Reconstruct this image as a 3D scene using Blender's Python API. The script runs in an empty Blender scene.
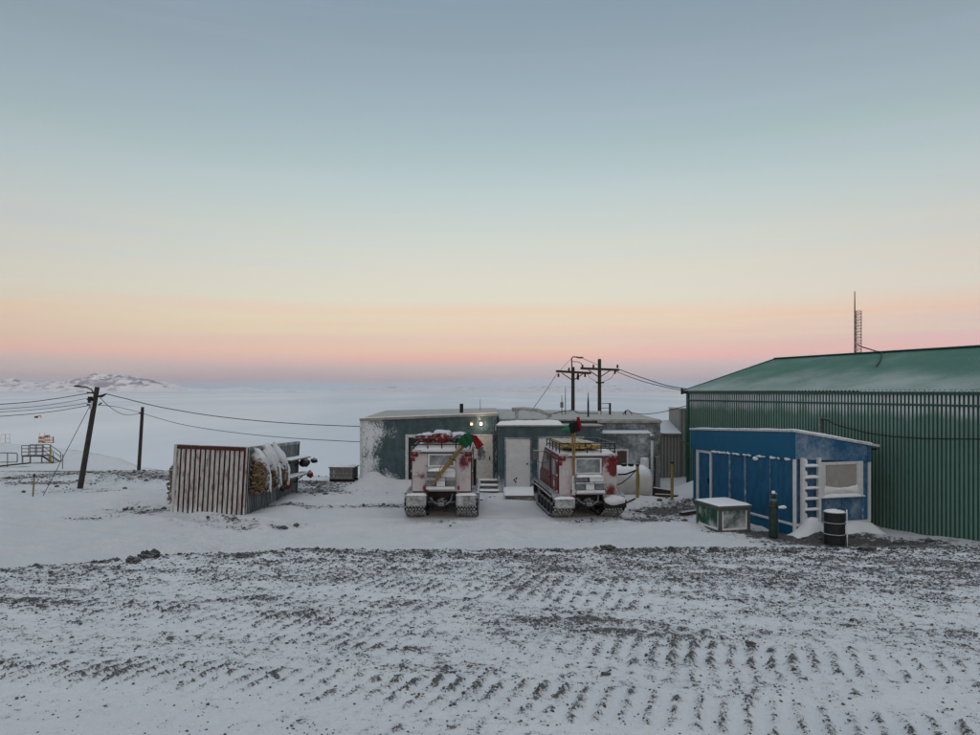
import bpy, bmesh, math, random
import numpy as np
from mathutils import Vector, Matrix

random.seed(7)
np.random.seed(7)
R = math.radians
scene = bpy.context.scene
COL = scene.collection

# ------------------------------------------------------------------ camera
CX, HY, FPX, CAMZ = 490.0, 391.0, 710.0, 4.0
cam_d = bpy.data.cameras.new('camera')
cam = bpy.data.objects.new('camera', cam_d)
COL.objects.link(cam)
cam.location = (0, 0, CAMZ)
cam.rotation_euler = (R(90), 0, 0)
cam_d.sensor_width = 36.0
cam_d.lens = 36.0 * FPX / 980.0
cam_d.shift_y = (HY - 367.5) / 980.0
cam_d.clip_start = 0.1
cam_d.clip_end = 250000
scene.camera = cam

# ------------------------------------------------------------------ sky and sun
SUN_EL = 3.0
world = bpy.data.worlds.new('World')
scene.world = world
world.use_nodes = True
wn = world.node_tree
wn.nodes.clear()


def srgb(r, g, b):
    def f(c):
        c /= 255.0
        return c / 12.92 if c <= 0.04045 else ((c + 0.055) / 1.055) ** 2.4
    return (f(r), f(g), f(b), 1.0)


def wnode(t, **kw):
    n = wn.nodes.new(t)
    for k, v in kw.items():
        setattr(n, k, v)
    return n


def wmath(op, a, b=None):
    n = wnode('ShaderNodeMath', operation=op)
    for i, v in enumerate((a, b)):
        if v is None:
            continue
        if isinstance(v, (int, float)):
            n.inputs[i].default_value = v
        else:
            wn.links.new(v, n.inputs[i])
    return n.outputs[0]


out = wnode('ShaderNodeOutputWorld')
tc = wnode('ShaderNodeTexCoord')
sep = wnode('ShaderNodeSeparateXYZ')
wn.links.new(tc.outputs['Generated'], sep.inputs[0])
mp = wnode('ShaderNodeMapping')
mp.inputs['Scale'].default_value = (1.3, 1.3, 21.0)
mp.inputs['Rotation'].default_value = (0, R(-4), 0)
wn.links.new(tc.outputs['Generated'], mp.inputs[0])
nz = wnode('ShaderNodeTexNoise')
nz.inputs['Scale'].default_value = 1.6
nz.inputs['Detail'].default_value = 4.0
nz.inputs['Roughness'].default_value = 0.5
wn.links.new(mp.outputs[0], nz.inputs['Vector'])
el = wmath('ADD', sep.outputs['Z'], wmath('MULTIPLY', wmath('SUBTRACT', nz.outputs['Fac'], 0.5), 0.035))
fac = wmath('DIVIDE', el, 0.75)
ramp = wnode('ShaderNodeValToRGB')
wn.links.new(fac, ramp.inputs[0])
SKY = [  # (pixel row in the frame's middle, linear colour)
    (391, (0.0763, 0.3433, 0.5650)),
    (378, (0.0713, 0.1491, 0.3251)),
    (367, (0.0268, 0.0974, 0.3106)),
    (356, (0.1653, 0.0340, 0.2324)),
    (340, (0.1109, 0.0200, 0.1972)),
    (320, (0.2004, 0.0200, 0.0963)),
    (300, (0.1575, 0.0919, 0.1510)),
    (275, (0.1837, 0.1025, 0.1213)),
    (240, (0.1705, 0.1241, 0.1220)),
    (190, (0.1320, 0.1258, 0.1309)),
    (150, (0.0912, 0.1015, 0.0964)),
    (100, (0.0754, 0.0746, 0.0911)),
    (50, (0.0549, 0.0552, 0.0642)),
    (4, (0.0464, 0.0491, 0.0637)),
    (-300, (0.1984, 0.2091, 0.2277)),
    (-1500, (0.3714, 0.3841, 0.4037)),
    ]
els = ramp.color_ramp.elements
while len(els) < len(SKY):
    els.new(0.5)
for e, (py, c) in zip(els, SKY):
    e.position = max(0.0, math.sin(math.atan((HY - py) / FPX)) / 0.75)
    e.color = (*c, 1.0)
mp2 = wnode('ShaderNodeMapping')
mp2.inputs['Scale'].default_value = (1.1, 1.1, 34.0)
mp2.inputs['Rotation'].default_value = (0, R(-3), 0)
wn.links.new(tc.outputs['Generated'], mp2.inputs[0])
nz2 = wnode('ShaderNodeTexNoise')
nz2.inputs['Scale'].default_value = 1.5
nz2.inputs['Detail'].default_value = 5.0
nz2.inputs['Roughness'].default_value = 0.55
wn.links.new(mp2.outputs[0], nz2.inputs['Vector'])
def wss(v, a_, b_, lo=0.0, hi=1.0):
    n = wnode('ShaderNodeMapRange')
    n.interpolation_type = 'SMOOTHSTEP'
    wn.links.new(v, n.inputs[0])
    for i_, q in enumerate((a_, b_, lo, hi)):
        n.inputs[i_ + 1].default_value = q
    return n.outputs[0]
streak = wmath('MULTIPLY', wmath('ADD', wss(nz2.outputs['Fac'], 0.46, 0.68, 0.0, 0.5), wss(sep.outputs['X'], -0.65, -0.05, 0.22, 0.0)), wmath('MULTIPLY', wss(sep.outputs['Z'], 0.03, 0.07), wss(sep.outputs['Z'], 0.14, 0.30, 1.0, 0.25)))
smix = wnode('ShaderNodeMix', data_type='RGBA')
wn.links.new(streak, smix.inputs[0])
wn.links.new(ramp.outputs[0], smix.inputs[6])
smix.inputs[7].default_value = (0.13, 0.10, 0.17, 1)
gain = wmath('ADD', wmath('MULTIPLY', sep.outputs['X'], 0.16), 1.0)
sc = wnode('ShaderNodeVectorMath', operation='SCALE')
wn.links.new(smix.outputs[2], sc.inputs[0])
wn.links.new(gain, sc.inputs['Scale'])
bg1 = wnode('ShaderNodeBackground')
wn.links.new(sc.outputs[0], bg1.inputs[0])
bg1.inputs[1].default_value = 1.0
sky = wnode('ShaderNodeTexSky')
sky.sky_type = 'NISHITA'
sky.sun_disc = False
sky.sun_elevation = R(SUN_EL)
sky.sun_rotation = R(180)
bg2 = wnode('ShaderNodeBackground')
wn.links.new(sky.outputs[0], bg2.inputs[0])
bg2.inputs[1].default_value = 0.15
addsh = wnode('ShaderNodeAddShader')
wn.links.new(bg1.outputs[0], addsh.inputs[0])
wn.links.new(bg2.outputs[0], addsh.inputs[1])
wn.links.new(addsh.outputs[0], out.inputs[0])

sun_d = bpy.data.lights.new('sun', 'SUN')
sun_d.energy = 0.7
sun_d.angle = R(0.6)
sun_d.color = (1.0, 0.62, 0.5)
sun = bpy.data.objects.new('sun', sun_d)
COL.objects.link(sun)
sun.rotation_euler = (R(90 - SUN_EL), 0, R(-4))
sun.location = (0, -50, 60)

vs = scene.view_settings
vs.view_transform = 'Standard'
vs.look = 'None'
vs.exposure = 0.5
vs.gamma = 1.0
vs.use_curve_mapping = False

# ------------------------------------------------------------------ helpers


def at(px, py, Y):
    """world point seen at a photo pixel at distance Y"""
    return Vector(((px - CX) / FPX * Y, Y, CAMZ - (py - HY) / FPX * Y))


def gnd(px, py, z=0.0):
    Y = (CAMZ - z) * FPX / (py - HY)
    return ((px - CX) / FPX * Y, Y)


def sstep(a, b, x):
    t = np.clip((x - a) / (b - a), 0, 1)
    return t * t * (3 - 2 * t)


_lat = {}


def vnoise(x, y, seed=0):
    """smooth 2-d value noise in 0..1"""
    if seed not in _lat:
        _lat[seed] = np.random.RandomState(seed + 100).rand(256, 256)
    L = _lat[seed]
    x = np.asarray(x, float)
    y = np.asarray(y, float)
    xi = np.floor(x).astype(int)
    yi = np.floor(y).astype(int)
    fx = x - xi
    fy = y - yi
    fx = fx * fx * (3 - 2 * fx)
    fy = fy * fy * (3 - 2 * fy)
    a = L[xi % 256, yi % 256]
    b = L[(xi + 1) % 256, yi % 256]
    c = L[xi % 256, (yi + 1) % 256]
    d = L[(xi + 1) % 256, (yi + 1) % 256]
    return (a * (1 - fx) + b * fx) * (1 - fy) + (c * (1 - fx) + d * fx) * fy


def fbm(x, y, seed=0, oct=4, rough=0.5):
    s = 0
    amp = 1
    tot = 0
    for i in range(oct):
        s = s + amp * vnoise(x * 2 ** i + 17.3 * i, y * 2 ** i + 9.1 * i, seed + i)
        tot += amp
        amp *= rough
    return s / tot


class MB:
    def __init__(s):
        s.v = []
        s.f = []
        s.m = []
        s.mi = 0

    def mat(s, i):
        s.mi = i
        return s

    def face(s, *ids):
        s.f.append(tuple(ids))
        s.m.append(s.mi)

    def add(s, vs, fs):
        o = len(s.v)
        s.v += [tuple(v) for v in vs]
        for f in fs:
            s.f.append(tuple(i + o for i in f))
            s.m.append(s.mi)
        return s

    def box(s, x0, x1, y0, y1, z0, z1):
        return s.add([(x0, y0, z0), (x1, y0, z0), (x1, y1, z0), (x0, y1, z0),
                      (x0, y0, z1), (x1, y0, z1), (x1, y1, z1), (x0, y1, z1)],
                     [(0, 3, 2, 1), (4, 5, 6, 7), (0, 1, 5, 4), (1, 2, 6, 5), (2, 3, 7, 6), (3, 0, 4, 7)])

    def hexa(s, pts):
        """8 points, bottom ring then top ring"""
        return s.add(pts, [(0, 3, 2, 1), (4, 5, 6, 7), (0, 1, 5, 4), (1, 2, 6, 5), (2, 3, 7, 6), (3, 0, 4, 7)])

    def beam(s, a, b, w, h, up=(0, 0, 1)):
        a = Vector(a)
        b = Vector(b)
        d = (b - a).normalized()
        u = Vector(up)
        if abs(d.dot(u)) > 0.98:
            u = Vector((0, 1, 0))
        r = d.cross(u).normalized() * (w / 2)
        t = r.cross(d).normalized() * (h / 2)
        return s.hexa([a - r - t, a + r - t, b + r - t, b - r - t, a - r + t, a + r + t, b + r + t, b - r + t])

    def tube(s, pts, r, n=8, cap=True):
        pts = [Vector(p) for p in pts]
        rs = r if isinstance(r, (list, tuple)) else [r] * len(pts)
        rings = []
        pu = None
        for i, p in enumerate(pts):
            d = (pts[min(i + 1, len(pts) - 1)] - pts[max(i - 1, 0)]).normalized()
            if pu is None:
                u = Vector((0, 0, 1)) if abs(d.z) < 0.9 else Vector((1, 0, 0))
            else:
                u = pu
            u = (u - d * u.dot(d)).normalized()
            pu = u
            w = d.cross(u)
            rings.append([p + (u * math.cos(2 * math.pi * k / n) + w * math.sin(2 * math.pi * k / n)) * rs[i] for k in range(n)])
        fs = []
        for i in range(len(pts) - 1):
            for k in range(n):
                k2 = (k + 1) % n
                fs.append((i * n + k, i * n + k2, (i + 1) * n + k2, (i + 1) * n + k))
        if cap:
            fs.append(tuple(range(n - 1, -1, -1)))
            fs.append(tuple((len(pts) - 1) * n + k for k in range(n)))
        return s.add([v for rg in rings for v in rg], fs)

    def lathe(s, prof, origin=(0, 0, 0), axis='Z', n=24):
        """prof: list of (radius, height)"""
        o = Vector(origin)
        vs = []
        for (r, h) in prof:
            for k in range(n):
                a = 2 * math.pi * k / n
                c, d = r * math.cos(a), r * math.sin(a)
                vs.append(o + Vector({'Z': (c, d, h), 'X': (h, c, d), 'Y': (d, h, c)}[axis]))
        fs = []
        for i in range(len(prof) - 1):
            for k in range(n):
                k2 = (k + 1) % n
                fs.append((i * n + k, i * n + k2, (i + 1) * n + k2, (i + 1) * n + k))
        fs.append(tuple(range(n - 1, -1, -1)))
        fs.append(tuple((len(prof) - 1) * n + k for k in range(n)))
        return s.add(vs, fs)

    def prism(s, poly, axis, a0, a1):
        """poly in the two other axes, extruded along axis a0..a1"""
        n = len(poly)
        def P(p, a):
            return {'X': (a, p[0], p[1]), 'Y': (p[0], a, p[1]), 'Z': (p[0], p[1], a)}[axis]
        vs = [P(p, a0) for p in poly] + [P(p, a1) for p in poly]
        fs = [tuple(range(n)), tuple(range(2 * n - 1, n - 1, -1))]
        for k in range(n):
            k2 = (k + 1) % n
            fs.append((k, k2, n + k2, n + k))
        return s.add(vs, fs)

    def blob(s, c, rx, ry, rz, seed=0, amp=0.25, nu=14, nv=8, fr=1.6, flat=None):
        """uneven lump"""
        c = Vector(c)
        vs = []
        for j in range(nv + 1):
            ph = math.pi * j / nv
            for i in range(nu):
                th = 2 * math.pi * i / nu
                d = Vector((math.cos(th) * math.sin(ph), math.sin(th) * math.sin(ph), math.cos(ph)))
                k = 1 + amp * 2 * (float(fbm(d.x * fr + seed * 3.1 + 20, d.y * fr + d.z * fr * 1.3 + 30, 5, 3)) - 0.5)
                p = Vector((d.x * rx * k, d.y * ry * k, d.z * rz * k))
                if flat is not None and p.z < flat:
                    p.z = flat
                vs.append(c + p)
        fs = []
        for j in range(nv):
            for i in range(nu):
                i2 = (i + 1) % nu
                fs.append((j * nu + i, (j + 1) * nu + i, (j + 1) * nu + i2, j * nu + i2))
        return s.add(vs, fs)

    def cap_snow(s, x0, x1, y0, y1, z, h, seed=0, nx=16, ny=12, over=0.02, zf=None):
        """a lying layer of snow with rounded, uneven edge; zf(x,y) gives the surface under it"""
        vs = []
        for j in range(ny + 1):
            for i in range(nx + 1):
                u, w = i / nx, j / ny
                x = x0 - over + (x1 - x0 + 2 * over) * u
                y = y0 - over + (y1 - y0 + 2 * over) * w
                e = min(u, 1 - u) * (x1 - x0)
                g = min(w, 1 - w) * (y1 - y0)
                k = (1 - math.exp(-e / max(h, .02) * 1.6)) * (1 - math.exp(-g / max(h, .02) * 1.6))
                q = float(fbm(x * 2.2 + seed, y * 2.2 + seed * 2, 9, 3))
                b = zf(x, y) if zf else z
                vs.append((x, y, b - 0.015 + (h * (0.55 + 0.9 * q) + 0.012) * k))
        o = len(vs)
        fs = []
        for j in range(ny):
            for i in range(nx):
                a = j * (nx + 1) + i
                fs.append((a, a + 1, a + nx + 2, a + nx + 1))
        return s.add(vs, fs)

    def sheet(s, a, b, c, d, ripple=0.03, waves=2.0, thick=0.01, n=10, m=6, ph=0.0):
        """rippled cloth between four corners (a-b top edge, d-c bottom edge)"""
        a, b, c, d = [Vector(q) for q in (a, b, c, d)]
        nrm = (b - a).cross(d - a).normalized()
        vs = []
        for side in (-1, 1):
            for j in range(m + 1):
                for i in range(n + 1):
                    u, w = i / n, j / m
                    p = (a * (1 - u) + b * u) * (1 - w) + (d * (1 - u) + c * u) * w
                    p = p + nrm * (ripple * math.sin(u * waves * 6.283 + ph + w * 1.3) + side * thick / 2)
                    vs.append(p)
        o = (n + 1) * (m + 1)
        fs = []
        for j in range(m):
            for i in range(n):
                q = j * (n + 1) + i
                fs.append((q, q + n + 1, q + n + 2, q + 1))
                fs.append((o + q, o + q + 1, o + q + n + 2, o + q + n + 1))
        rim = [i for i in range(n + 1)] + [j * (n + 1) + n for j in range(1, m + 1)] + \
              [m * (n + 1) + i for i in range(n - 1, -1, -1)] + [j * (n + 1) for j in range(m - 1, 0, -1)]
        for k in range(len(rim)):
            p, q = rim[k], rim[(k + 1) % len(rim)]
            fs.append((p, q, o + q, o + p))
        return s.add(vs, fs)

    def corr(s, length, z0, z1, pitch, depth, flat=0.5, m_out=0, m_in=1, zf=None):
        """corrugated sheet in the local plane y=0 facing -y, ribs upright; zf(x) = top edge"""
        n = int(round(length / pitch))
        pitch = length / n
        sl = pitch * (1 - flat) * 0.22
        xs = []
        for i in range(n):
            x = i * pitch
            a = pitch * flat
            xs += [(x, 0, m_out), (x + a, 0, m_in), (x + a + sl, depth, m_in), (x + pitch - sl, depth, m_in)]
        xs.append((length, 0, m_out))
        o = len(s.v)
        for (x, y, m) in xs:
            s.v.append((x, y, z0))
            s.v.append((x, y, zf(x) if zf else z1))
        for i in range(len(xs) - 1):
            s.f.append((o + 2 * i, o + 2 * i + 2, o + 2 * i + 3, o + 2 * i + 1))
            s.m.append(xs[i][2])
        return s

    def xform(s, M, start=0):
        for i in range(start, len(s.v)):
            s.v[i] = tuple(M @ Vector(s.v[i]))
        return s

    def build(s, name, mats, parent=None, smooth=False, bevel=0.0, seg=2):
        me = bpy.data.meshes.new(name)
        me.from_pydata([tuple(v) for v in s.v], [], s.f)
        mats = mats if isinstance(mats, (list, tuple)) else [mats]
        for m in mats:
            me.materials.append(m)
        if len(mats) > 1:
            me.polygons.foreach_set('material_index', s.m)
        if smooth:
            me.polygons.foreach_set('use_smooth', [True] * len(me.polygons))
        me.update()
        o = bpy.data.objects.new(name, me)
        COL.objects.link(o)
        if parent is not None:
            o.parent = parent
        if bevel:
            b = o.modifiers.new('bevel', 'BEVEL')
            b.width = bevel
            b.segments = seg
            b.limit_method = 'ANGLE'
            b.angle_limit = R(35)
        return o


def fixn(o):
    bm = bmesh.new()
    bm.from_mesh(o.data)
    bmesh.ops.recalc_face_normals(bm, faces=bm.faces)
    bm.to_mesh(o.data)
    bm.free()
    return o


def tag(o, label=None, cat=None, group=None, kind=None):
    if label:
        o['label'] = label
    if cat:
        o['category'] = cat
    if group:
        o['group'] = group
    if kind:
        o['kind'] = kind
    return o


def thing(name, label, cat, loc=(0, 0, 0), rz=0.0, group=None):
    o = bpy.data.objects.new(name, None)
    o.empty_display_size = 0.3
    COL.objects.link(o)
    o.location = loc
    o.rotation_euler = (0, 0, rz)
    return tag(o, label, cat, group)


# ------------------------------------------------------------------ materials
MATS = {}


class NT:
    def __init__(s, name):
        s.mat = bpy.data.materials.new(name)
        s.mat.use_nodes = True
        s.t = s.mat.node_tree
        s.t.nodes.clear()
        s.out = s.t.nodes.new('ShaderNodeOutputMaterial')
        s.b = s.t.nodes.new('ShaderNodeBsdfPrincipled')
        s.t.links.new(s.b.outputs[0], s.out.inputs[0])
        s.co = s.t.nodes.new('ShaderNodeTexCoord')
        s.b.inputs['Specular IOR Level'].default_value = 0.3

    def set(s, sock, v):
        if isinstance(v, (int, float)):
            sock.default_value = v
        elif isinstance(v, tuple):
            sock.default_value = v if len(v) == 4 or sock.type == 'VECTOR' else (*v, 1)
        else:
            s.t.links.new(v, sock)

    def m(s, op, a, b=None, c=None, clamp=False):
        n = s.t.nodes.new('ShaderNodeMath')
        n.operation = op
        n.use_clamp = clamp
        for i, v in enumerate((a, b, c)):
            if v is not None:
                s.set(n.inputs[i], v)
        return n.outputs[0]

    def noise(s, scale, detail=5, rough=0.55, vec=None, stretch=None):
        n = s.t.nodes.new('ShaderNodeTexNoise')
        n.inputs['Scale'].default_value = scale
        n.inputs['Detail'].default_value = detail
        n.inputs['Roughness'].default_value = rough
        v = vec or s.co.outputs['Object']
        if stretch:
            mpn = s.t.nodes.new('ShaderNodeMapping')
            mpn.inputs['Scale'].default_value = stretch
            s.t.links.new(v, mpn.inputs[0])
            v = mpn.outputs[0]
        s.t.links.new(v, n.inputs['Vector'])
        return n.outputs['Fac']

    def ss(s, v, a, b, lo=0.0, hi=1.0):
        n = s.t.nodes.new('ShaderNodeMapRange')
        n.interpolation_type = 'SMOOTHSTEP'
        s.set(n.inputs[0], v)
        n.inputs[1].default_value = a
        n.inputs[2].default_value = b
        n.inputs[3].default_value = lo
        n.inputs[4].default_value = hi
        return n.outputs[0]

    def mix(s, f, a, b):
        n = s.t.nodes.new('ShaderNodeMix')
        n.data_type = 'RGBA'
        s.set(n.inputs[0], f)
        s.set(n.inputs[6], a)
        s.set(n.inputs[7], b)
        return n.outputs[2]

    def bump(s, h, dist=0.01, strength=1.0):
        n = s.t.nodes.new('ShaderNodeBump')
        n.inputs['Strength'].default_value = strength
        n.inputs['Distance'].default_value = dist
        s.set(n.inputs['Height'], h)
        s.t.links.new(n.outputs[0], s.b.inputs['Normal'])

    def xyz(s, which='Object'):
        n = s.t.nodes.new('ShaderNodeSeparateXYZ')
        s.t.links.new(s.co.outputs[which], n.inputs[0])
        return n.outputs

    def nrm_z(s):
        g = s.t.nodes.new('ShaderNodeNewGeometry')
        n = s.t.nodes.new('ShaderNodeSeparateXYZ')
        s.t.links.new(g.outputs['Normal'], n.inputs[0])
        return n.outputs[2]

    def attr(s, name):
        n = s.t.nodes.new('ShaderNodeAttribute')
        n.attribute_name = name
        return n.outputs['Fac']

    def rnd(s):
        n = s.t.nodes.new('ShaderNodeObjectInfo')
        return n.outputs['Random']


FROST = (0.70, 0.73, 0.77)


def paint(name, base, frost=0.0, scale=3.0, rough=0.55, grads=(), top=0.75, spots=(), width=0.10, stretch=None,
          var=0.25, second=None, second_amt=0.35, second_scale=5.0, metal=0.0, frost_col=FROST, fmax=1.0, fine=0.5, bumpd=0.006, spec=0.3):
    """painted surface with rime frost. frost in 0..1; grads = [(axis, a, b, add)] add frost going a->b;
    spots = [(x,y,z,radius)] where the rime has come off"""
    t = NT(name)
    big = t.noise(scale, 6, 0.6, stretch=stretch)
    fin = t.noise(scale * 9, 4, 0.6, stretch=stretch)
    n = t.m('ADD', t.m('MULTIPLY', big, 1 - fine * 0.5), t.m('MULTIPLY', fin, fine * 0.5))
    v = t.m('ADD', n, frost - 0.5)
    if grads:
        c = t.xyz()
        for (ax, a, b, add) in grads:
            n1 = t.ss(c['XYZ'.index(ax)], min(a, b), max(a, b), 0.0 if a < b else 1.0, 1.0 if a < b else 0.0)
            v = t.m('ADD', v, t.m('MULTIPLY', n1, add))
    for (x, y, z, r) in spots:
        d = t.t.nodes.new('ShaderNodeVectorMath')
        d.operation = 'DISTANCE'
        t.t.links.new(t.co.outputs['Object'], d.inputs[0])
        d.inputs[1].default_value = (x, y, z)
        k = t.ss(t.m('ADD', d.outputs['Value'], t.m('MULTIPLY', t.m('SUBTRACT', big, 0.5), r * 2.6)), 0.0, r * 1.3, 0.34, 0.0)
        v = t.m('SUBTRACT', v, k)
    mask = t.ss(v, 0.5 - width, 0.5 + width)
    if fmax < 1:
        mask = t.m('MULTIPLY', mask, fmax)
    if top > 0:
        up = t.ss(t.m('ADD', t.nrm_z(), t.m('MULTIPLY', t.m('SUBTRACT', fin, 0.5), 0.7)), 0.45, 0.75, 0, top)
        mask = t.m('MAXIMUM', mask, up)
    shade = t.noise(scale * 2.3, 4, 0.6, stretch=stretch)
    dk = tuple(q * (1 - var) for q in base)
    lt = tuple(min(1, q * (1 + var)) for q in base)
    col = t.mix(t.ss(shade, 0.3, 0.7), dk, lt)
    if second:
        sn = t.noise(second_scale, 6, 0.65, stretch=stretch)
        col = t.mix(t.ss(sn, 1 - second_amt - 0.12, 1 - second_amt + 0.12), col, second)
    col = t.mix(mask, col, frost_col)
    t.set(t.b.inputs['Base Color'], col)
    t.set(t.b.inputs['Roughness'], t.m('ADD', t.m('MULTIPLY', mask, 0.85 - rough), rough))
    t.b.inputs['Metallic'].default_value = metal
    t.b.inputs['Specular IOR Level'].default_value = spec
    if bumpd:
        t.bump(t.m('ADD', t.m('MULTIPLY', mask, 0.7), t.m('MULTIPLY', fin, 0.5)), bumpd, 0.8)
    MATS[name] = t.mat
    return t.mat


def snow_mat(name, col=(0.86, 0.87, 0.88), scale=3.0, bumpd=0.02, dirt=0.0):
    t = NT(name)
    a = t.noise(scale, 6, 0.6)
    b = t.noise(scale * 14, 4, 0.6)
    c = t.mix(t.ss(a, 0.3, 0.7), tuple(q * 0.93 for q in col), col)
    if dirt:
        d = t.noise(scale * 6, 6, 0.7)
        c = t.mix(t.ss(d, 0.62 - dirt * 0.2, 0.72, 0, 0.8), c, (0.2, 0.19, 0.18))
    t.set(t.b.inputs['Base Color'], c)
    t.b.inputs['Roughness'].default_value = 0.8
    t.b.inputs['Specular IOR Level'].default_value = 0.2
    t.bump(t.m('ADD', a, t.m('MULTIPLY', b, 0.35)), bumpd, 0.7)
    MATS[name] = t.mat
    return t.mat


def ground_mat(name, near):
    t = NT(name)
    g = t.attr('gravel')
    co = t.co.outputs['Object']
    n1 = t.noise(52.0 if near else 10.0, 4, 0.62, co)
    n2 = t.noise(180.0 if near else 45.0, 3, 0.6, co)
    sn = t.noise(1.1, 4, 0.55, co)
    n0 = t.noise(17.0 if near else 4.0, 3, 0.6, co)
    v = t.m('ADD', t.m('ADD', g, t.m('MULTIPLY', t.m('SUBTRACT', n0, 0.5), 0.85)), t.m('ADD', t.m('MULTIPLY', t.m('SUBTRACT', n1, 0.5), 0.9), t.m('MULTIPLY', t.m('SUBTRACT', n2, 0.5), 0.7)))
    mask = t.ss(v, 0.49, 0.56)
    dust = t.ss(v, 0.14 if near else 0.24, 0.60, 0, 0.32)
    snow = t.mix(t.ss(sn, 0.35, 0.68), (0.83, 0.845, 0.865), (0.88, 0.885, 0.895))
    stone = t.mix(t.ss(n2, 0.3, 0.7), (0.060, 0.059, 0.060), (0.20, 0.195, 0.19))
    brown = t.noise(0.9, 4, 0.6, co)
    stone = t.mix(t.ss(brown, 0.52, 0.75, 0, 0.55), stone, (0.18, 0.155, 0.13))
    c = t.mix(dust, snow, (0.36, 0.36, 0.37))
    c = t.mix(mask, c, stone)
    t.set(t.b.inputs['Base Color'], c)
    t.b.inputs['Roughness'].default_value = 0.85
    t.b.inputs['Specular IOR Level'].default_value = 0.2
    fine = t.noise(70.0 if near else 22.0, 4, 0.6, co)
    mid = t.noise(6.0 if near else 2.2, 5, 0.6, co, None if near else (0.6, 2.4, 1))
    h = t.m('ADD', t.m('MULTIPLY', mask, 0.8), t.m('ADD', t.m('MULTIPLY', fine, 1.3), t.m('MULTIPLY', mid, 1.6 if near else 2.4)))
    t.bump(h, 0.014 if near else 0.06, 1.0)
    MATS[name] = t.mat
    return t.mat


def plain(name, col, rough=0.6, var=0.2, scale=8.0, metal=0.0, top=0.0, emit=None, es=0.0, spec=0.3):
    m = paint(name, col, 0.0 if top == 0 else 0.12, scale, rough, var=var, top=top, metal=metal, bumpd=0.003, spec=spec)
    if emit:
        b = [n for n in m.node_tree.nodes if n.type == 'BSDF_PRINCIPLED'][0]
        b.inputs['Emission Color'].default_value = (*emit, 1)
        b.inputs['Emission Strength'].default_value = es
    return m


M_gnear = ground_mat('snowy_gravel_road', True)
M_gyard = ground_mat('snowy_yard', False)
M_snow = snow_mat('lying_snow')
M_drift = snow_mat('drift_snow', (0.78, 0.80, 0.82), 1.5, 0.03)
M_caked = snow_mat('caked_snow', (0.72, 0.73, 0.75), 6.0, 0.015, dirt=0.25)
M_guard = paint('rimed_mudguard', (0.06, 0.06, 0.06), 0.50, 3.0, 0.7, var=0.2, top=0.9, width=0.2, frost_col=(0.60, 0.62, 0.62), fine=0.9)
M_teal = paint('teal_wall', (0.055, 0.092, 0.105), 0.32, 1.6, 0.6, stretch=(1.0, 1.0, 0.7), fine=0.8, width=0.07,
               grads=[('X', 2.0, -0.1, 0.24), ('X', 3.6, 5.6, 0.12), ('Z', 0.9, 0.1, 0.12)], second=(0.075, 0.12, 0.135), second_amt=0.4)
M_teal2 = paint('teal_porch', (0.06, 0.095, 0.108), 0.33, 1.2, 0.6, fine=0.6, width=0.10, grads=[('Z', 1.0, 0.0, 0.15)])
M_teal3 = paint('rimed_teal', (0.07, 0.10, 0.11), 0.42, 1.1, 0.6, fine=0.6, width=0.2)
M_roofb = paint('beige_roof', (0.30, 0.29, 0.26), 0.30, 1.5, 0.7, top=0.2, width=0.15)
M_trim = paint('white_trim', (0.55, 0.56, 0.56), 0.3, 6, 0.6)
M_door = paint('white_door', (0.60, 0.60, 0.60), 0.35, 3, 0.5, var=0.06, width=0.15, top=0)
M_cream = paint('cream_door', (0.50, 0.48, 0.43), 0.33, 4, 0.5, var=0.12, top=0, second=(0.12, 0.13, 0.14), second_amt=0.2, second_scale=7)
M_blue = paint('blue_panel', (0.010, 0.095, 0.195), 0.26, 2.5, 0.5, var=0.24, width=0.10, top=0.6, fine=0.8, grads=[('Z', 0.5, 0.1, 0.12)], stretch=(1, 1, 0.4))
M_bluef = paint('rimed_blue_panel', (0.026, 0.115, 0.235), 0.28, 1.6, 0.55, var=0.15, width=0.28, top=0.6, fine=0.7, stretch=(1, 1, 0.5))
M_bluefas = paint('blue_fascia', (0.001, 0.100, 0.205), 0.02, 2.0, 0.45, var=0.06, width=0.10, top=0.6)
M_bluefas2 = paint('rimed_blue_fascia', (0.022, 0.115, 0.235), 0.34, 1.2, 0.5, var=0.10, width=0.32, top=0.6, fine=0.6, grads=[('X', 0.3, 1.8, -0.12)])
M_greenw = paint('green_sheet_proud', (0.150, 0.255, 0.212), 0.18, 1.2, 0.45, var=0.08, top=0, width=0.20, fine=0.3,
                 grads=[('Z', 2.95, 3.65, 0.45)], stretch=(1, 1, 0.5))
M_greenv = paint('green_sheet_shaded_recess', (0.048, 0.115, 0.090), 0.10, 1.2, 0.5, var=0.12, top=0, width=0.12)  # rib-valley shading put into a darker copy of the sheet green
M_greenr = paint('green_roof_sheet', (0.066, 0.195, 0.148), 0.20, 0.5, 0.42, var=0.05, top=0, width=0.40, fine=0.1, fmax=0.62,
                 grads=[('Z', 5.1, 3.9, 0.40)])
M_greent = paint('green_trim', (0.024, 0.095, 0.066), 0.14, 3, 0.45, top=0.4, var=0.1)
M_crateg = paint('green_crate_panel', (0.012, 0.075, 0.035), 0.36, 3.0, 0.5, top=0, width=0.16, grads=[('Z', 0.35, 0.0, 0.12)])
M_crateg2 = paint('rimed_crate_panel', (0.05, 0.09, 0.07), 0.46, 2.6, 0.5, top=0, width=0.22)
M_cratew = paint('crate_frame', (0.10, 0.11, 0.105), 0.30, 5, 0.7, top=0.9)
M_white = paint('white_paint', (0.62, 0.63, 0.64), 0.4, 5, 0.5, var=0.08, top=0.5)
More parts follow.
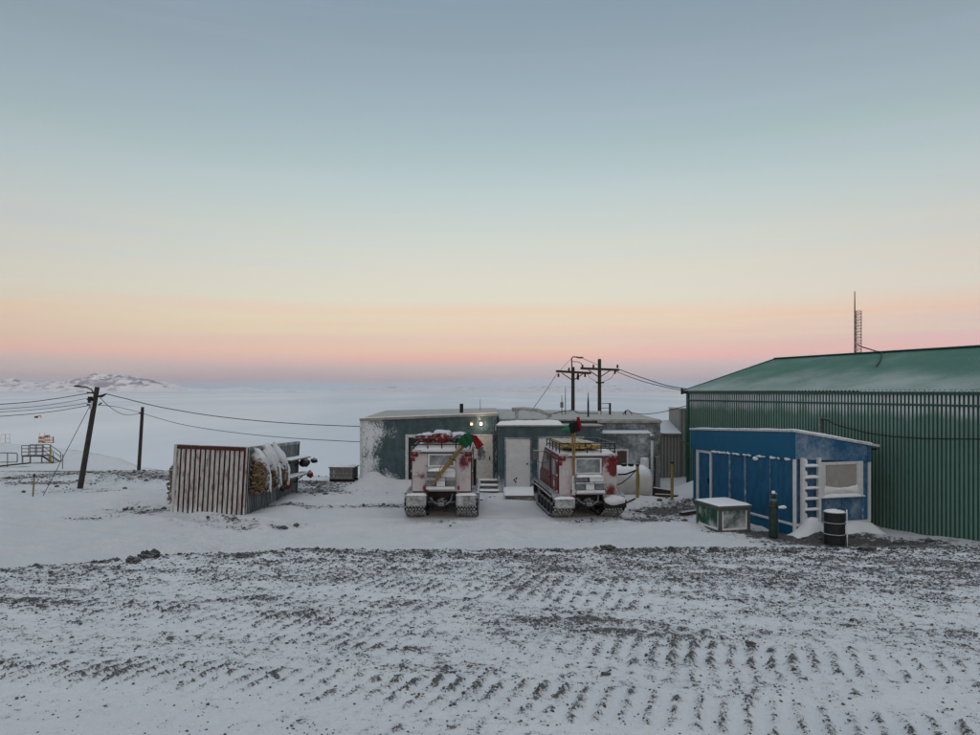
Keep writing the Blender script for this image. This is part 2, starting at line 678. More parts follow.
M_contw = paint('container_white', (0.47, 0.455, 0.445), 0.34, 2.5, 0.6, var=0.15, top=0, second=(0.13, 0.065, 0.05), second_amt=0.41, second_scale=4.0, stretch=(3, 3, 0.6), grads=[('Z', 0.7, 0.1, 0.25)])
M_rust = paint('container_rust', (0.080, 0.024, 0.019), 0.22, 5, 0.8, var=0.4, top=0.4, second=(0.03, 0.025, 0.025), second_amt=0.45, stretch=(2, 2, 0.6))
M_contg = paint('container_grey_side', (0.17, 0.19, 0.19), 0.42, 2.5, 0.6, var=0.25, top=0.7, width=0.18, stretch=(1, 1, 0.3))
M_contgd = paint('container_grey_shaded', (0.045, 0.055, 0.055), 0.22, 2.5, 0.6, var=0.25, top=0.7, stretch=(1, 1, 0.3))  # rib shading put into a darker grey, also used on the far posts
M_red = paint('red_paint', (0.115, 0.014, 0.018), 0.24, 4, 0.4, var=0.15, top=0.85, width=0.10)
M_redc = paint('caked_red_rear', (0.15, 0.018, 0.024), 0.68, 2.6, 0.6, var=0.2, top=0.9, width=0.20, frost_col=(0.52, 0.47, 0.48),
               spots=[(0.70, -0.03, 1.72, 0.26), (-0.60, -0.03, 1.35, 0.2), (-0.5, -0.03, 0.92, 0.14), (-0.48, -0.03, 1.62, 0.12)])
M_redc2 = paint('caked_red_rear_worn', (0.15, 0.016, 0.020), 0.66, 2.2, 0.55, var=0.2, top=0.9, width=0.22, frost_col=(0.50, 0.45, 0.455),
                spots=[(0.62, -0.03, 1.78, 0.42), (0.85, -0.03, 1.55, 0.36), (-0.82, -0.03, 1.98, 0.3), (0.75, -0.03, 0.86, 0.2)])
M_redb = paint('red_cloth', (0.20, 0.012, 0.02), 0.20, 7, 0.8, top=0.5)
M_redl = plain('red_lens', (0.22, 0.012, 0.012), 0.3, top=0.3)
M_black = plain('black_metal', (0.016, 0.016, 0.017), 0.55, top=0.35)
M_rubber = paint('track_rubber', (0.018, 0.018, 0.018), 0.22, 9, 0.8, top=0.5, width=0.12)
M_cleat = paint('track_cleat', (0.04, 0.04, 0.04), 0.48, 16, 0.7, top=0.6, width=0.16)
M_greasy = paint('chassis_grime', (0.020, 0.019, 0.018), 0.22, 8, 0.6, top=0.5)
M_steel = paint('rimed_steel', (0.16, 0.165, 0.17), 0.34, 7, 0.5, top=0.85)
M_glassf = paint('frosted_glass', (0.06, 0.085, 0.085), 0.38, 2.2, 0.25, top=0, width=0.3, var=0.15, spec=0.5)
M_glassd = paint('dark_glass', (0.028, 0.04, 0.042), 0.26, 3.0, 0.15, top=0, width=0.2, spec=0.5)
M_curtain = paint('drawn_blind', (0.30, 0.28, 0.265), 0.2, 4, 0.8, top=0, var=0.06)
M_brownglass = plain('brown_window', (0.055, 0.040, 0.032), 0.3, spec=0.5)
M_bamboo = plain('bamboo', (0.26, 0.17, 0.065), 0.6, 0.35, 14)
M_yellow = paint('yellow_paint', (0.27, 0.21, 0.065), 0.24, 8, 0.6, top=0.8, second=(0.16, 0.14, 0.06), second_amt=0.3)
M_plank = paint('yellow_plank', (0.36, 0.24, 0.075), 0.12, 7, 0.7, top=0.45, stretch=(4, 0.6, 4))
M_fgreen = plain('green_flag', (0.006, 0.085, 0.030), 0.85, 0.25)
M_fgreen2 = plain('bright_green_flag', (0.02, 0.20, 0.085), 0.85, 0.25)
M_fred = plain('red_flag', (0.24, 0.008, 0.016), 0.85, 0.3)
M_fblack = plain('black_flag', (0.010, 0.010, 0.011), 0.85, 0.2)
M_pole = paint('weathered_pole', (0.045, 0.040, 0.036), 0.14, 6, 0.8, top=0.3, stretch=(3, 3, 0.3), var=0.4)
M_dkwood = paint('dark_timber', (0.050, 0.036, 0.028), 0.16, 5, 0.8, top=0.65, var=0.35)
M_grwood = paint('grey_timber', (0.22, 0.215, 0.205), 0.28, 6, 0.8, top=0.9, var=0.25, stretch=(0.6, 3, 3))
M_wire = plain('wire', (0.018, 0.018, 0.02), 0.6)
M_hose = plain('black_hose', (0.014, 0.014, 0.015), 0.5)
M_barrel = paint('black_drum', (0.014, 0.015, 0.016), 0.14, 7, 0.5, top=0.95)
M_cyl = paint('gas_cylinder', (0.022, 0.045, 0.038), 0.20, 6, 0.45, top=0.9)
M_tank = paint('white_tank', (0.55, 0.56, 0.55), 0.32, 2.0, 0.5, var=0.06, top=0.8, spots=())
M_tanky = paint('yellow_stain_tank', (0.40, 0.30, 0.10), 0.26, 4, 0.6, top=0.2, second=(0.45, 0.44, 0.40), second_amt=0.45)
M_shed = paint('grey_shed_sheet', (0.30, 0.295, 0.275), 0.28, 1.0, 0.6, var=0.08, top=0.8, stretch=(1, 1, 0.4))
M_shedd = paint('grey_shed_shaded', (0.19, 0.187, 0.175), 0.2, 1.0, 0.6, var=0.08, top=0.8)  # shaded copy of the shed grey, for rib recesses and cores
M_rope = paint('brown_netting', (0.16, 0.10, 0.045), 0.16, 9, 0.85, top=0.35, var=0.55, second=(0.035, 0.022, 0.012), second_amt=0.45, second_scale=12)
M_orange = paint('orange_board', (0.15, 0.085, 0.065), 0.44, 2.0, 0.7, top=0.8)
M_concr = paint('grey_pipe', (0.33, 0.325, 0.31), 0.3, 4, 0.6, top=0.7)
M_stone = paint('dark_scoria_stone', (0.085, 0.083, 0.082), 0.18, 7, 0.9, top=0.12, var=0.35, second=(0.075, 0.062, 0.052), second_amt=0.3, bumpd=0.01)
M_lampw = plain('lit_lamp_white', (0.8, 0.8, 0.75), emit=(1.0, 0.90, 0.72), es=4.5)
M_lampo = plain('lit_lamp_orange', (0.7, 0.4, 0.25), emit=(1.0, 0.45, 0.22), es=2.2)
M_emblem = plain('white_marking', (0.62, 0.62, 0.62), 0.5, 0.05)
M_dark = plain('dark_opening', (0.02, 0.021, 0.022), 0.7)

# ------------------------------------------------------------------ terrain
LIPX = [-150, -60, -25, -14, -9.5, -6.44, -5.5, -4.3, -2.9, 0, 5, 8, 20, 150]
LIPY = [-30, -10, 0.5, 4.5, 7.4, 9.33, 10.03, 10.6, 10.93, 11.1, 11.2, 11.5, 11.7, 12]
EDGX = [-150, -52, -34, -25, -16, -7, -5.5, -4, 0, 30, 60, 150]
EDGY = [115, 80, 64, 52, 36.5, 33.2, 34, 41, 47, 52, 62, 90]
MOUNDS = [  # x, y, rx, ry, height
    (-4.75, 28.45, 0.8, 0.7, 0.50), (-3.3, 28.5, 1.7, 0.6, 0.36), (-1.3, 28.3, 1.4, 0.7, 0.22),
    (8.2, 27.3, 1.1, 1.8, 0.55), (7.6, 24.9, 0.9, 0.9, 0.25), (-8.6, 21.6, 1.5, 0.7, 0.22), (-6.9, 24.0, 0.8, 2.2, 0.20),
    (-10.2, 22.0, 0.8, 1.0, 0.12), (5.2, 20.6, 1.8, 0.7, 0.16), (6.6, 19.3, 1.1, 0.5, 0.14), (10.0, 19.3, 1.6, 0.45, 0.16),
    (8.75, 19.2, 0.35, 0.35, 0.25), (12.3, 18.3, 1.2, 1.0, 0.15), (-13.5, 26, 4.0, 1.6, 0.25), (-18, 22, 5, 2.0, 0.25),
    (-12.6, 24.8, 2.2, 1.2, 0.38), (-17.5, 33.0, 3.5, 3.0, 0.35), (-9.6, 30.3, 2.2, 1.2, 0.25), (0.5, 26.6, 1.0, 0.7, 0.2), (5.0, 25.6, 1.8, 0.6, 0.22)]


def H(x, y, rough=True):
    x = np.asarray(x, float)
    y = np.asarray(y, float)
    yl = np.interp(x, LIPX, LIPY) + 0.5 * (fbm(x * 0.7, x * 0 + 3.3, 31, 3) - 0.5)
    ye = np.interp(x, EDGX, EDGY)
    zp = 2.3 - 0.0727 * np.minimum(y, yl + 1.0)
    back = np.maximum(0, -4 - y)
    zp = zp + 0.098 * back * sstep(0, 25, back)  # unseen rise behind the camera, shaped to keep the low sun off the yard
    yard = -2.0 * sstep(29, 60, y) * sstep(-10, -18, x)
    yard = yard + 0.10 * (fbm(x * 0.22, y * 0.22, 2, 4) - 0.5) * 2 + 0.09 * (fbm(x * 0.9, y * 1.3, 12, 4) - 0.5) + 0.075 * (fbm(x * 0.7 + y * 0.3, y * 2.6, 14, 4) - 0.5)
    for (mx, my, rx, ry, h) in MOUNDS:
        d = ((x - mx) / rx) ** 2 + ((y - my) / ry) ** 2
        yard = yard + h * np.exp(-d * 1.2) * (0.8 + 0.4 * fbm(x * 1.7, y * 1.7, 4, 3))
    drop = np.maximum(0, y - ye - 2.0 * (fbm(x * 0.15, y * 0.1, 8, 3) - 0.5))
    yard = yard - 0.42 * drop * drop / (drop + 2.0)
    s = sstep(0.0, 3.4, y - yl)
    z = zp * (1 - s) + yard * s
    # small berm along the lip
    berm = np.exp(-((y - yl + 0.15) / 0.45) ** 2)
    z = z + berm * 0.10 * (fbm(x * 1.3, y * 1.3, 22, 4) - 0.40)
    return np.maximum(z, -17.0)


def hz(x, y):
    return float(H(np.array([x]), np.array([y]))[0])


# bare-gravel patches in the yard: px, py in the photo's ground plane, radii in metres, strength
PATCH = [(190, 517, 1.3, 0.5, 0.45), (225, 524, 1.6, 0.3, 0.34), (330, 492, 2.6, 1.4, 0.42), (380, 507, 2.2, 0.5, 0.36), (310, 483, 1.8, 1.2, 0.40),
         (655, 512, 1.3, 1.0, 0.42), (690, 506, 1.2, 1.2, 0.36), (640, 520, 1.0, 0.5, 0.34), (130, 470, 4.5, 2.2, 0.28), (160, 480, 3.0, 1.2, 0.32), (85, 492, 3.0, 1.2, 0.24), (100, 462, 7.0, 6.0, 0.25), (30, 478, 4.0, 1.4, 0.22), (150, 512, 2.0, 0.6, 0.36),
         (85, 519, 0.8, 0.25, 0.34), (40, 485, 2.0, 0.5, 0.34), (830, 541, 1.4, 0.9, 0.50), (770, 536, 1.2, 0.7, 0.48), (900, 545, 1.8, 0.5, 0.42), (735, 534, 0.8, 0.4, 0.40),
         (60, 458, 7.0, 1.2, 0.28), (280, 510, 1.2, 0.4, 0.36), (480, 500, 0.9, 0.6, 0.22), (250, 528, 2.5, 0.3, 0.28), (590, 523, 1.3, 0.5, 0.26), (440, 523, 1.4, 0.4, 0.24)]


def grav_yard(x, y):
    g = 0.035 + 0.26 * (fbm(x * 0.5, y * 0.9, 41, 4) - 0.5)
    for (px, py, rx, ry, st) in PATCH:
        cx, cy = gnd(px, py)
        d = ((x - cx) / rx) ** 2 + ((y - cy) / ry) ** 2
        g = g + 1.3 * st * np.exp(-d * 0.75)
    ye = np.interp(x, EDGX, EDGY)
    g = g + 0.32 * sstep(-1.5, 0.6, y - ye) * sstep(30, 34, y)
    # clean drifts stay clean
    for (mx, my, rx, ry, h) in MOUNDS[:4]:
        d = ((x - mx) / rx) ** 2 + ((y - my) / ry) ** 2
        g = g - 0.6 * np.exp(-d)
    return g * 1.0 + 0.10 * (fbm(x * 2.1, y * 2.6, 47, 3) - 0.5)


def tread(x, y):
    """imprints of crawler treads: bars across several passes"""
    a = x * 0.95 - y * 0.32
    b = x * 0.32 + y * 0.95
    tot = np.zeros_like(a)
    rows = [(4.62, 0.10, 0.62, 0.150, 1.25), (5.45, 0.05, 0.45, 0.150, 0.55), (6.05, 0.02, 0.60, 0.150, 0.9), (6.95, 0.10, 0.5, 0.165, 0.6),
            (7.6, -0.04, 0.6, 0.165, 0.7), (8.6, 0.05, 0.6, 0.165, 0.5), (4.0, 0.14, 0.35, 0.150, 0.5)]
    for k, (b0, sl, w, p, st) in enumerate(rows):
        c = b0 + sl * a + 0.012 * a * a * (1 if k % 2 else -0.5) + 0.12 * (vnoise(a * 0.7, a * 0 + k, 50 + k) - 0.5)
        band = sstep(w / 2 + 0.08, w / 2 - 0.04, np.abs(b - c))
        ph = a / p + 0.35 * vnoise(a * 1.1, b * 1.1, 60 + k) + k * 0.37
        bar = np.cos(2 * np.pi * ph)
        keep = sstep(0.18 if k == 0 else 0.30, 0.45 if k == 0 else 0.62, fbm(a * 0.55 + k * 5, b * 0.9, 70 + k, 3))
        tot = tot + band * bar * st * keep
    return tot


def grav_road(x, y):
    yl = np.interp(x, LIPX, LIPY)
    dl = yl - y
    g = 0.283 + 0.07 * sstep(-5, 5, x) * sstep(4.4, 6, y)
    g = g + 0.05 * np.exp(-(np.maximum(dl - 0.2, 0) / 0.8) ** 1.3) + 0.09 * sstep(4.6, 1.6, dl)
    g = g - 0.085 * sstep(5.6, 4.3, y) * sstep(0.2, -1.6, x) - 0.05 * sstep(5.0, 4.2, y)
    a = x * 0.95 - y * 0.20
    b = x * 0.20 + y * 0.95
    g = g + 0.15 * (fbm(a * 0.55, b * 1.5, 42, 4) - 0.5) + 0.30 * (fbm(a * 1.6, b * 5.0, 43, 3) - 0.5) + 0.24 * (fbm(a * 6, b * 9, 45, 3) - 0.5)
    # brown bare humps in the middle
    for (px, py, rx, ry, st) in [(560, 622, 0.9, 0.16, 0.20), (610, 632, 0.7, 0.12, 0.18), (225, 600, 0.5, 0.12, 0.18), (310, 614, 0.4, 0.1, 0.16), (8, 602, .4, .12, .2), (400, 672, .5, .06, .12)]:
        Y = 1207.0 / (py - 391 - 51.6)
        X = (px - 490) / 710.0 * Y
        g = g + st * np.exp(-(((x - X) / rx) ** 2 + ((y - Y) / ry) ** 2))
    t = tread(x, y)
    g = g + 0.20 * t
    g = np.where(y > yl + 0.1, g - 0.25 * sstep(0.1, 1.2, y - yl), g)
    return g, t


def grid_mesh(name, xs, ys, Z, mat, attr=None, smooth=True):
    nx, ny = len(xs), len(ys)
    XX, YY = np.meshgrid(xs, ys)
    co = np.stack([XX, YY, Z], -1).reshape(-1, 3).astype(np.float32)
    idx = np.arange(nx * ny).reshape(ny, nx)
    q = np.stack([idx[:-1, :-1], idx[:-1, 1:], idx[1:, 1:], idx[1:, :-1]], -1).reshape(-1, 4)
    me = bpy.data.meshes.new(name)
    me.vertices.add(len(co))
    me.vertices.foreach_set('co', co.ravel())
    me.loops.add(q.size)
    me.loops.foreach_set('vertex_index', q.ravel().astype(np.int32))
    me.polygons.add(len(q))
    me.polygons.foreach_set('loop_start', (np.arange(len(q)) * 4).astype(np.int32))
    me.polygons.foreach_set('use_smooth', np.ones(len(q), bool))
    me.update(calc_edges=True)
    if attr is not None:
        at_ = me.attributes.new('gravel', 'FLOAT', 'POINT')
        at_.data.foreach_set('value', attr.ravel().astype(np.float32))
    me.materials.append(mat)
    o = bpy.data.objects.new(name, me)
    COL.objects.link(o)
    return o


# yard and surrounding slope (one sheet, finer where the camera looks)
NX0, NX1, NY0, NY1 = -9.6, 9.8, 3.0, 13.0
xs = np.concatenate([np.arange(-150, -62, 4.0), np.arange(-62, -24, 0.45), np.arange(-24, 15, 0.10), np.arange(15, 40, 1.0), np.arange(40, 151, 6.0)])
ys = np.concatenate([np.arange(-300, -8, 8.0), np.arange(-8, 3, 0.5), np.arange(3, 14, 0.2), np.arange(14, 36, 0.085), np.arange(36, 84, 0.4), np.arange(84, 141, 3.0)])
XX, YY = np.meshgrid(xs, ys)
Z = H(XX, YY)
inside = sstep(0.0, 0.5, XX - NX0 - 0.2) * sstep(0.0, 0.5, NX1 - 0.2 - XX) * sstep(0.0, 0.5, YY - NY0 - 0.2) * sstep(0, 0.5, NY1 - 0.2 - YY)
Z = Z - 0.30 * inside
# tracks left by the vehicles on the packed snow of the yard
for (x0, y0, x1, y1, w) in [(-1.5, 21, -14, 15.5, 2.0), (3.2, 21, -10, 16.8, 1.9), (-1.5, 21.2, 4.5, 16.0, 1.9), (-20, 18.5, -3, 16.2, 2.2), (-6, 18.8, -20, 24.5, 2.0)]:
    dx, dy = x1 - x0, y1 - y0
    L = math.hypot(dx, dy)
    u = ((XX - x0) * dx + (YY - y0) * dy) / L
    v = (-(XX - x0) * dy + (YY - y0) * dx) / L + 0.35 * np.sin(u * 0.35)
    on = sstep(0, 1, u) * sstep(L, L - 1, u)
    for sgn in (-1, 1):
        rut = np.exp(-(np.abs(v - sgn * w / 2) / 0.28) ** 4)
        Z = Z - on * rut * (0.065 + 0.020 * np.cos(u * 2 * np.pi / 0.22))
        Z = Z + on * 0.045 * np.exp(-((np.abs(v - sgn * w / 2) - 0.42) / 0.12) ** 2)
churn = np.exp(-(((XX + 1.5) / 2.6) ** 2 + ((YY - 20.9) / 1.1) ** 2) ** 2) + np.exp(-(((XX - 3.1) / 2.4) ** 2 + ((YY - 20.9) / 1.1) ** 2) ** 2) + 0.8 * np.exp(-(((XX + 8.5) / 2.6) ** 2 + ((YY - 21.2) / 0.9) ** 2) ** 2)
Z = Z + churn * 0.16 * (fbm(XX * 3.2, YY * 3.2, 95, 4, 0.6) - 0.5)
GA = np.where(YY > 12.5, grav_yard(XX, YY), 0.30)
GA = np.where((YY <= 12.5), 0.34 + 0.25 * (fbm(XX, YY, 77, 3) - 0.5), GA)
lowy = np.interp(XX, LIPX, LIPY)
GA = np.where((YY <= 14) & (YY > lowy + 1.2), grav_yard(XX, YY), GA)
tag(grid_mesh('snowy_yard', xs, ys, Z, M_gyard, GA), 'snow covered yard with bare gravel patches around the buildings', 'ground', kind='structure')

# the near road, with relief
xs = np.arange(NX0, NX1, 0.0195)
ys = np.concatenate([np.arange(NY0, 7.5, 0.0205), np.arange(7.5, NY1, 0.028)])
XX, YY = np.meshgrid(xs, ys)
Z = H(XX, YY)
G, T = grav_road(XX, YY)
hf = fbm(XX / 0.065, YY / 0.065, 81, 3, 0.6)
hm = fbm(XX / 0.32, YY / 0.32, 84, 3, 0.55)
EG = sstep(0, 0.4, XX - NX0) * sstep(0, 0.4, NX1 - XX) * sstep(0, .4, YY - NY0) * sstep(0, 0.4, NY1 - YY)
GV = G + 0.36 * (hf - 0.5)
rel = 0.016 * sstep(0.40, 0.62, GV) + 0.035 * (hm - 0.5) + 0.014 * T + 0.020 * (hf - 0.5) * sstep(0.1, 0.5, G)
rel = rel + 0.010 * (fbm(XX / 0.06 + YY / 0.2, YY / 0.13, 87, 2) - 0.5)
Z = Z + rel * EG + 0.004 - 0.03 * (1 - EG)
road = grid_mesh('gravel_road', xs, ys, Z, M_gnear, GV)
tag(road, 'snow dusted gravel road in the foreground with crawler tread marks', 'road', kind='structure')


def sample_near(x, y):
    i = np.clip(np.searchsorted(xs, x), 0, len(xs) - 1)
    j = np.clip(np.searchsorted(ys, y), 0, len(ys) - 1)
    return Z[j, i], GV[j, i]


# loose stones on the road
ICO = bmesh.new()
bmesh.ops.create_icosphere(ICO, subdivisions=1, radius=1.0)
IV = np.array([v.co[:] for v in ICO.verts])
IF = np.array([[v.index for v in f.verts] for f in ICO.faces])
ICO.free()


def stones(name, px, py, pz, size, mat, rs):
    n = len(px)
    nv = len(IV)
    k = 1 + 0.55 * (rs.rand(n, nv, 1) - 0.5)
    ang = rs.rand(n) * 6.283
    sc = size[:, None] * (0.65 + 0.7 * rs.rand(n, 3))
    sc[:, 2] *= 0.75
    P = IV[None] * k * sc[:, None, :]
    c, s_ = np.cos(ang)[:, None], np.sin(ang)[:, None]
    X = P[..., 0] * c - P[..., 1] * s_ + px[:, None]
    Y = P[..., 0] * s_ + P[..., 1] * c + py[:, None]
    Zz = P[..., 2] + (pz + size * 0.18)[:, None]
    co = np.stack([X, Y, Zz], -1).reshape(-1, 3).astype(np.float32)
    F = (IF[None] + (np.arange(n) * nv)[:, None, None]).reshape(-1, 3)
    me = bpy.data.meshes.new(name)
    me.vertices.add(len(co))
    me.vertices.foreach_set('co', co.ravel())
    me.loops.add(F.size)
    me.loops.foreach_set('vertex_index', F.ravel().astype(np.int32))
    me.polygons.add(len(F))
    me.polygons.foreach_set('loop_start', (np.arange(len(F)) * 3).astype(np.int32))
    me.update(calc_edges=True)
    me.materials.append(mat)
    o = bpy.data.objects.new(name, me)
    COL.objects.link(o)
    return o


rs = np.random.RandomState(3)
N = 300000
yy = 3.6 + (12.0 - 3.6) * rs.rand(N)
xx = (rs.rand(N) - 0.5) * 2 * (yy * 0.76 + 0.3)
keep = (xx > NX0 + 0.2) & (xx < NX1 - 0.2)
xx, yy = xx[keep], yy[keep]
zz, gg = sample_near(xx, yy)
lip = np.interp(xx, LIPX, LIPY)
pr = sstep(0.24, 0.75, gg) * 0.34 + 0.016
keep = (rs.rand(len(xx)) < pr) & (yy < lip + 0.25)
xx, yy, zz, lip = xx[keep], yy[keep], zz[keep], lip[keep]
sz = 0.0032 + 0.0055 * rs.rand(len(xx)) ** 2 + 0.010 * rs.rand(len(xx)) ** 20
sz = sz * (1 + 0.5 * sstep(5, 9, yy)) * (1 + 0.7 * np.exp(-np.maximum(lip - yy, 0) / 0.7))
print('STONES', len(xx))
tag(stones('loose_gravel', xx, yy, zz, sz, M_stone, rs), 'loose dark gravel stones strewn over the snowy road', 'gravel', kind='stuff')
# stones in the yard patches
N = 26000
yx = -24 + 37 * rs.rand(N)
yyv = 15.5 + 26 * rs.rand(N) ** 1.2
ga = grav_yard(yx, yyv) + 0.25 * (fbm(yx * 3, yyv * 3, 91, 3) - 0.5)
keep = rs.rand(N) < sstep(0.20, 0.55, ga) * 0.8
yx, yyv = yx[keep], yyv[keep]
sz = 0.018 + 0.03 * rs.rand(len(yx)) ** 3 + 0.07 * rs.rand(len(yx)) ** 16
tag(stones('yard_gravel', yx, yyv, H(yx, yyv), sz, M_stone, rs), 'dark stones strewn over the bare patches of the yard', 'gravel', kind='stuff')

# larger rocks along the road edge, each its own thing
ROCKS = [(133, 564, 0.085, 'flat dark rock at the road edge below the rusty container, left of the pair'),
         (148, 560, 0.10, 'tallest dark rock at the road edge below the rusty container'),
         (243, 558, 0.06, 'small dark rock on the road edge right of the tall edge rock'),
         (427, 556, 0.055, 'dark rock on the road edge in front of the left tracked vehicle'),
         (556, 553, 0.05, 'dark rock on the road edge in front of the right tracked vehicle'),
         (607, 553, 0.065, 'wide dark rock on the road edge below the right vehicle track'),
         (672, 552, 0.06, 'dark rock on the road edge left of the green crate'),
         (714, 552, 0.055, 'dark rock on the road edge below the green crate'),
         (790, 553, 0.055, 'dark rock on the road edge below the gas cylinder'),
         (866, 552, 0.10, 'large dark rock on the road edge right of the black drum'),
         (752, 649, 0.030, 'lone dark rock lying on the snowy road in the right half'),
         (605, 677, 0.020, 'dark rock pressed into the tread marks, right of the picture middle'),
         (276, 677, 0.022, 'dark rock pressed into the tread marks, left of the picture middle')]
for k, (px, py, s_, lab) in enumerate(ROCKS):
    Y = 1207.0 / (py - 391 - 51.6)
    X = (px - 490) / 710.0 * Y
    z = float(sample_near(np.array([X]), np.array([Y]))[0][0])
    mb = MB().blob((0, 0, 0.25 * s_), s_ * (1.1 + 0.3 * (k % 3)), s_, s_ * 0.8, seed=k * 1.7 + 0.6, amp=0.9, nu=13, nv=8, fr=2.6)
    o = mb.build('rock', M_stone)
    o.location = (X, Y, z)
    tag(o, lab, 'rock', 'larger rocks lying on the road')

# ------------------------------------------------------------------ sea ice, mountains
ICEZ = -14.0


def ice_mat():
    t = NT('sea_ice')
    co = t.co.outputs['Object']
    a = t.noise(0.004, 6, 0.6, co, (1, 0.25, 1))
    b = t.noise(0.03, 5, 0.6, co, (1, 0.3, 1))
    c = t.noise(0.0007, 4, 0.6, co, (1, 0.2, 1))
    v = t.m('ADD', t.m('MULTIPLY', a, 0.6), t.m('MULTIPLY', c, 0.4))
    col = t.mix(t.ss(v, 0.35, 0.65), (0.60, 0.67, 0.72), (0.84, 0.86, 0.88))
    t.set(t.b.inputs['Base Color'], col)
    t.b.inputs['Roughness'].default_value = 0.75
    t.bump(t.m('ADD', a, b), 0.5, 0.4)
    return t.mat


B = 50000.0
mb = MB().add([(-B, 30, ICEZ), (B, 30, ICEZ), (B, B, ICEZ), (-B, B, ICEZ)], [(0, 1, 2, 3)])
tag(mb.build('sea_ice', ice_mat()), 'flat snow covered sea ice reaching to the horizon', 'sea ice', kind='structure')


def mountain_mat():
    t = NT('snow_mountain')
    co = t.co.outputs['Object']
    n = t.noise(0.0032, 8, 0.7, co, (1, 0.6, 3))
    z = t.nrm_z()
    rock = t.ss(t.m('ADD', z, t.m('MULTIPLY', t.m('SUBTRACT', n, 0.5), 1.0)), 0.80, 0.97)
    col = t.mix(rock, (0.24, 0.29, 0.39), (0.80, 0.84, 0.90))  # distance haze put into the rock colour, paler and bluer than bare rock
    t.set(t.b.inputs['Base Color'], col)
    t.b.inputs['Roughness'].default_value = 0.85
    return t.mat


M_mtn = mountain_mat()


def range_(name, label, Y0, prof, depth, seed, ystart=0.0):
    """prof: (px, py) skyline in the photo at distance Y0"""
    xs_ = [(p[0] - CX) / FPX * Y0 for p in prof]
    hs_ = [CAMZ + (HY - p[1]) / FPX * Y0 - ICEZ for p in prof]
    X = np.linspace(xs_[0], xs_[-1], 420)
    W = np.linspace(0, 1, 60)
    XX, WW = np.meshgrid(X, W)
    top = np.interp(XX, xs_, hs_)
    sc_ = Y0 / 18000.0
    n = fbm(XX / (650 * sc_), WW * 6, seed, 6, 0.62)
    rid = 1 - np.abs(2 * fbm(XX / (620 * sc_) + 40, WW * 4.5 + 7, seed + 3, 6, 0.62) - 1)
    shape = np.where(WW < 0.55, sstep(0, 0.55, WW) ** 0.8, sstep(1.0, 0.55, WW))
    hgt = 1.08 * top * shape * (0.50 + 0.60 * rid ** 1.5 + 0.5 * (n - 0.5))
    ed = sstep(0, 0.03, (XX - X[0]) / (X[-1] - X[0])) * sstep(0, 0.03, (X[-1] - XX) / (X[-1] - X[0]))
    Zm = ICEZ - 6 + hgt * ed
    o = grid_mesh(name, X, Y0 - depth * 0.5 + W * depth, Zm, M_mtn)
    return tag(o, label, 'mountains', kind='structure')


range_('mountain_range', 'low snowy mountain range on the left horizon with pink peaks', 17000,
       [(-140, 384), (-60, 380), (0, 380.5), (30, 382), (62, 382), (80, 379), (92, 376.5), (105, 376), (118, 378.5), (132, 377), (145, 380), (165, 383.5), (185, 388), (215, 389.6), (232, 387.5), (245, 387.8), (262, 389.5), (290, 389.2), (330, 390.2), (400, 391)], 2600, 15)
range_('far_mountains', 'faint hazy mountains far beyond the sea ice in the middle', 33000,
       [(325, 390.5), (350, 389), (372, 388), (392, 387), (410, 387.5), (430, 387.8), (450, 386.8), (470, 387.2), (500, 387.5), (522, 386), (545, 385), (570, 386.2), (600, 385.6), (630, 386.8), (660, 388), (700, 388.5), (760, 390.5)], 5000, 23)

# haze: one closed box of pale air round everything but the sky
hb = MB().box(-B - 800, B + 800, -420, B + 800, -19, 700).build('haze', [], None)
hm_ = bpy.data.materials.new('haze_air')
hm_.use_nodes = True
hm_.node_tree.nodes.clear()
ho = hm_.node_tree.nodes.new('ShaderNodeOutputMaterial')
hv = hm_.node_tree.nodes.new('ShaderNodeVolumePrincipled')
hv.inputs['Color'].default_value = (0.86, 0.91, 1.0, 1)
hv.inputs['Density'].default_value = 1.9e-5
hm_.node_tree.links.new(hv.outputs[0], ho.inputs['Volume'])
hb.data.materials.append(hm_)
tag(hb, 'pale cold haze over the sea ice', 'haze', kind='stuff')

# ------------------------------------------------------------------ green corrugated building
GX, GY = 8.37, 30.0
gang = math.atan2(-0.942, 0.335)
gb = thing('green_building', 'large green corrugated metal building with a frosted gable roof on the right', 'building', (GX, GY, 0), gang)
GL, GW, GE, GRZ = 19.5, 4.76, 4.0, 5.39
RP = (GRZ - GE) / GW


def up_at(y):
    return GE + RP * (y if y <= GW else 2 * GW - y)


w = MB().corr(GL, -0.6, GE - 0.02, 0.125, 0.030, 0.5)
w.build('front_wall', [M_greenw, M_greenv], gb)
# gable ends and back wall
def gable(x, flip):
    mb = MB()
    n = 76
    ypts = [2 * GW * i / n for i in range(n + 1)]
    for i, y in enumerate(ypts):
        dx = (0.03 if i % 2 else 0.0) * (1 if flip else -1)
        mb.v.append((x + dx, y, -0.6))
        mb.v.append((x + dx, y, up_at(y) - 0.03))
    for i in range(n):
        mb.face(2 * i, 2 * i + 1, 2 * i + 3, 2 * i + 2)
    return mb.build('gable_wall', M_greenw, gb)
gable(0.02, True)
gable(GL - 0.02, False)
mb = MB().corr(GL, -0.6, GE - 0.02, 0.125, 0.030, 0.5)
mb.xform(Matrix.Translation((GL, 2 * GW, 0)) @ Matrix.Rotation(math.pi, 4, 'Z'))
mb.build('back_wall', [M_greenw, M_greenv], gb)
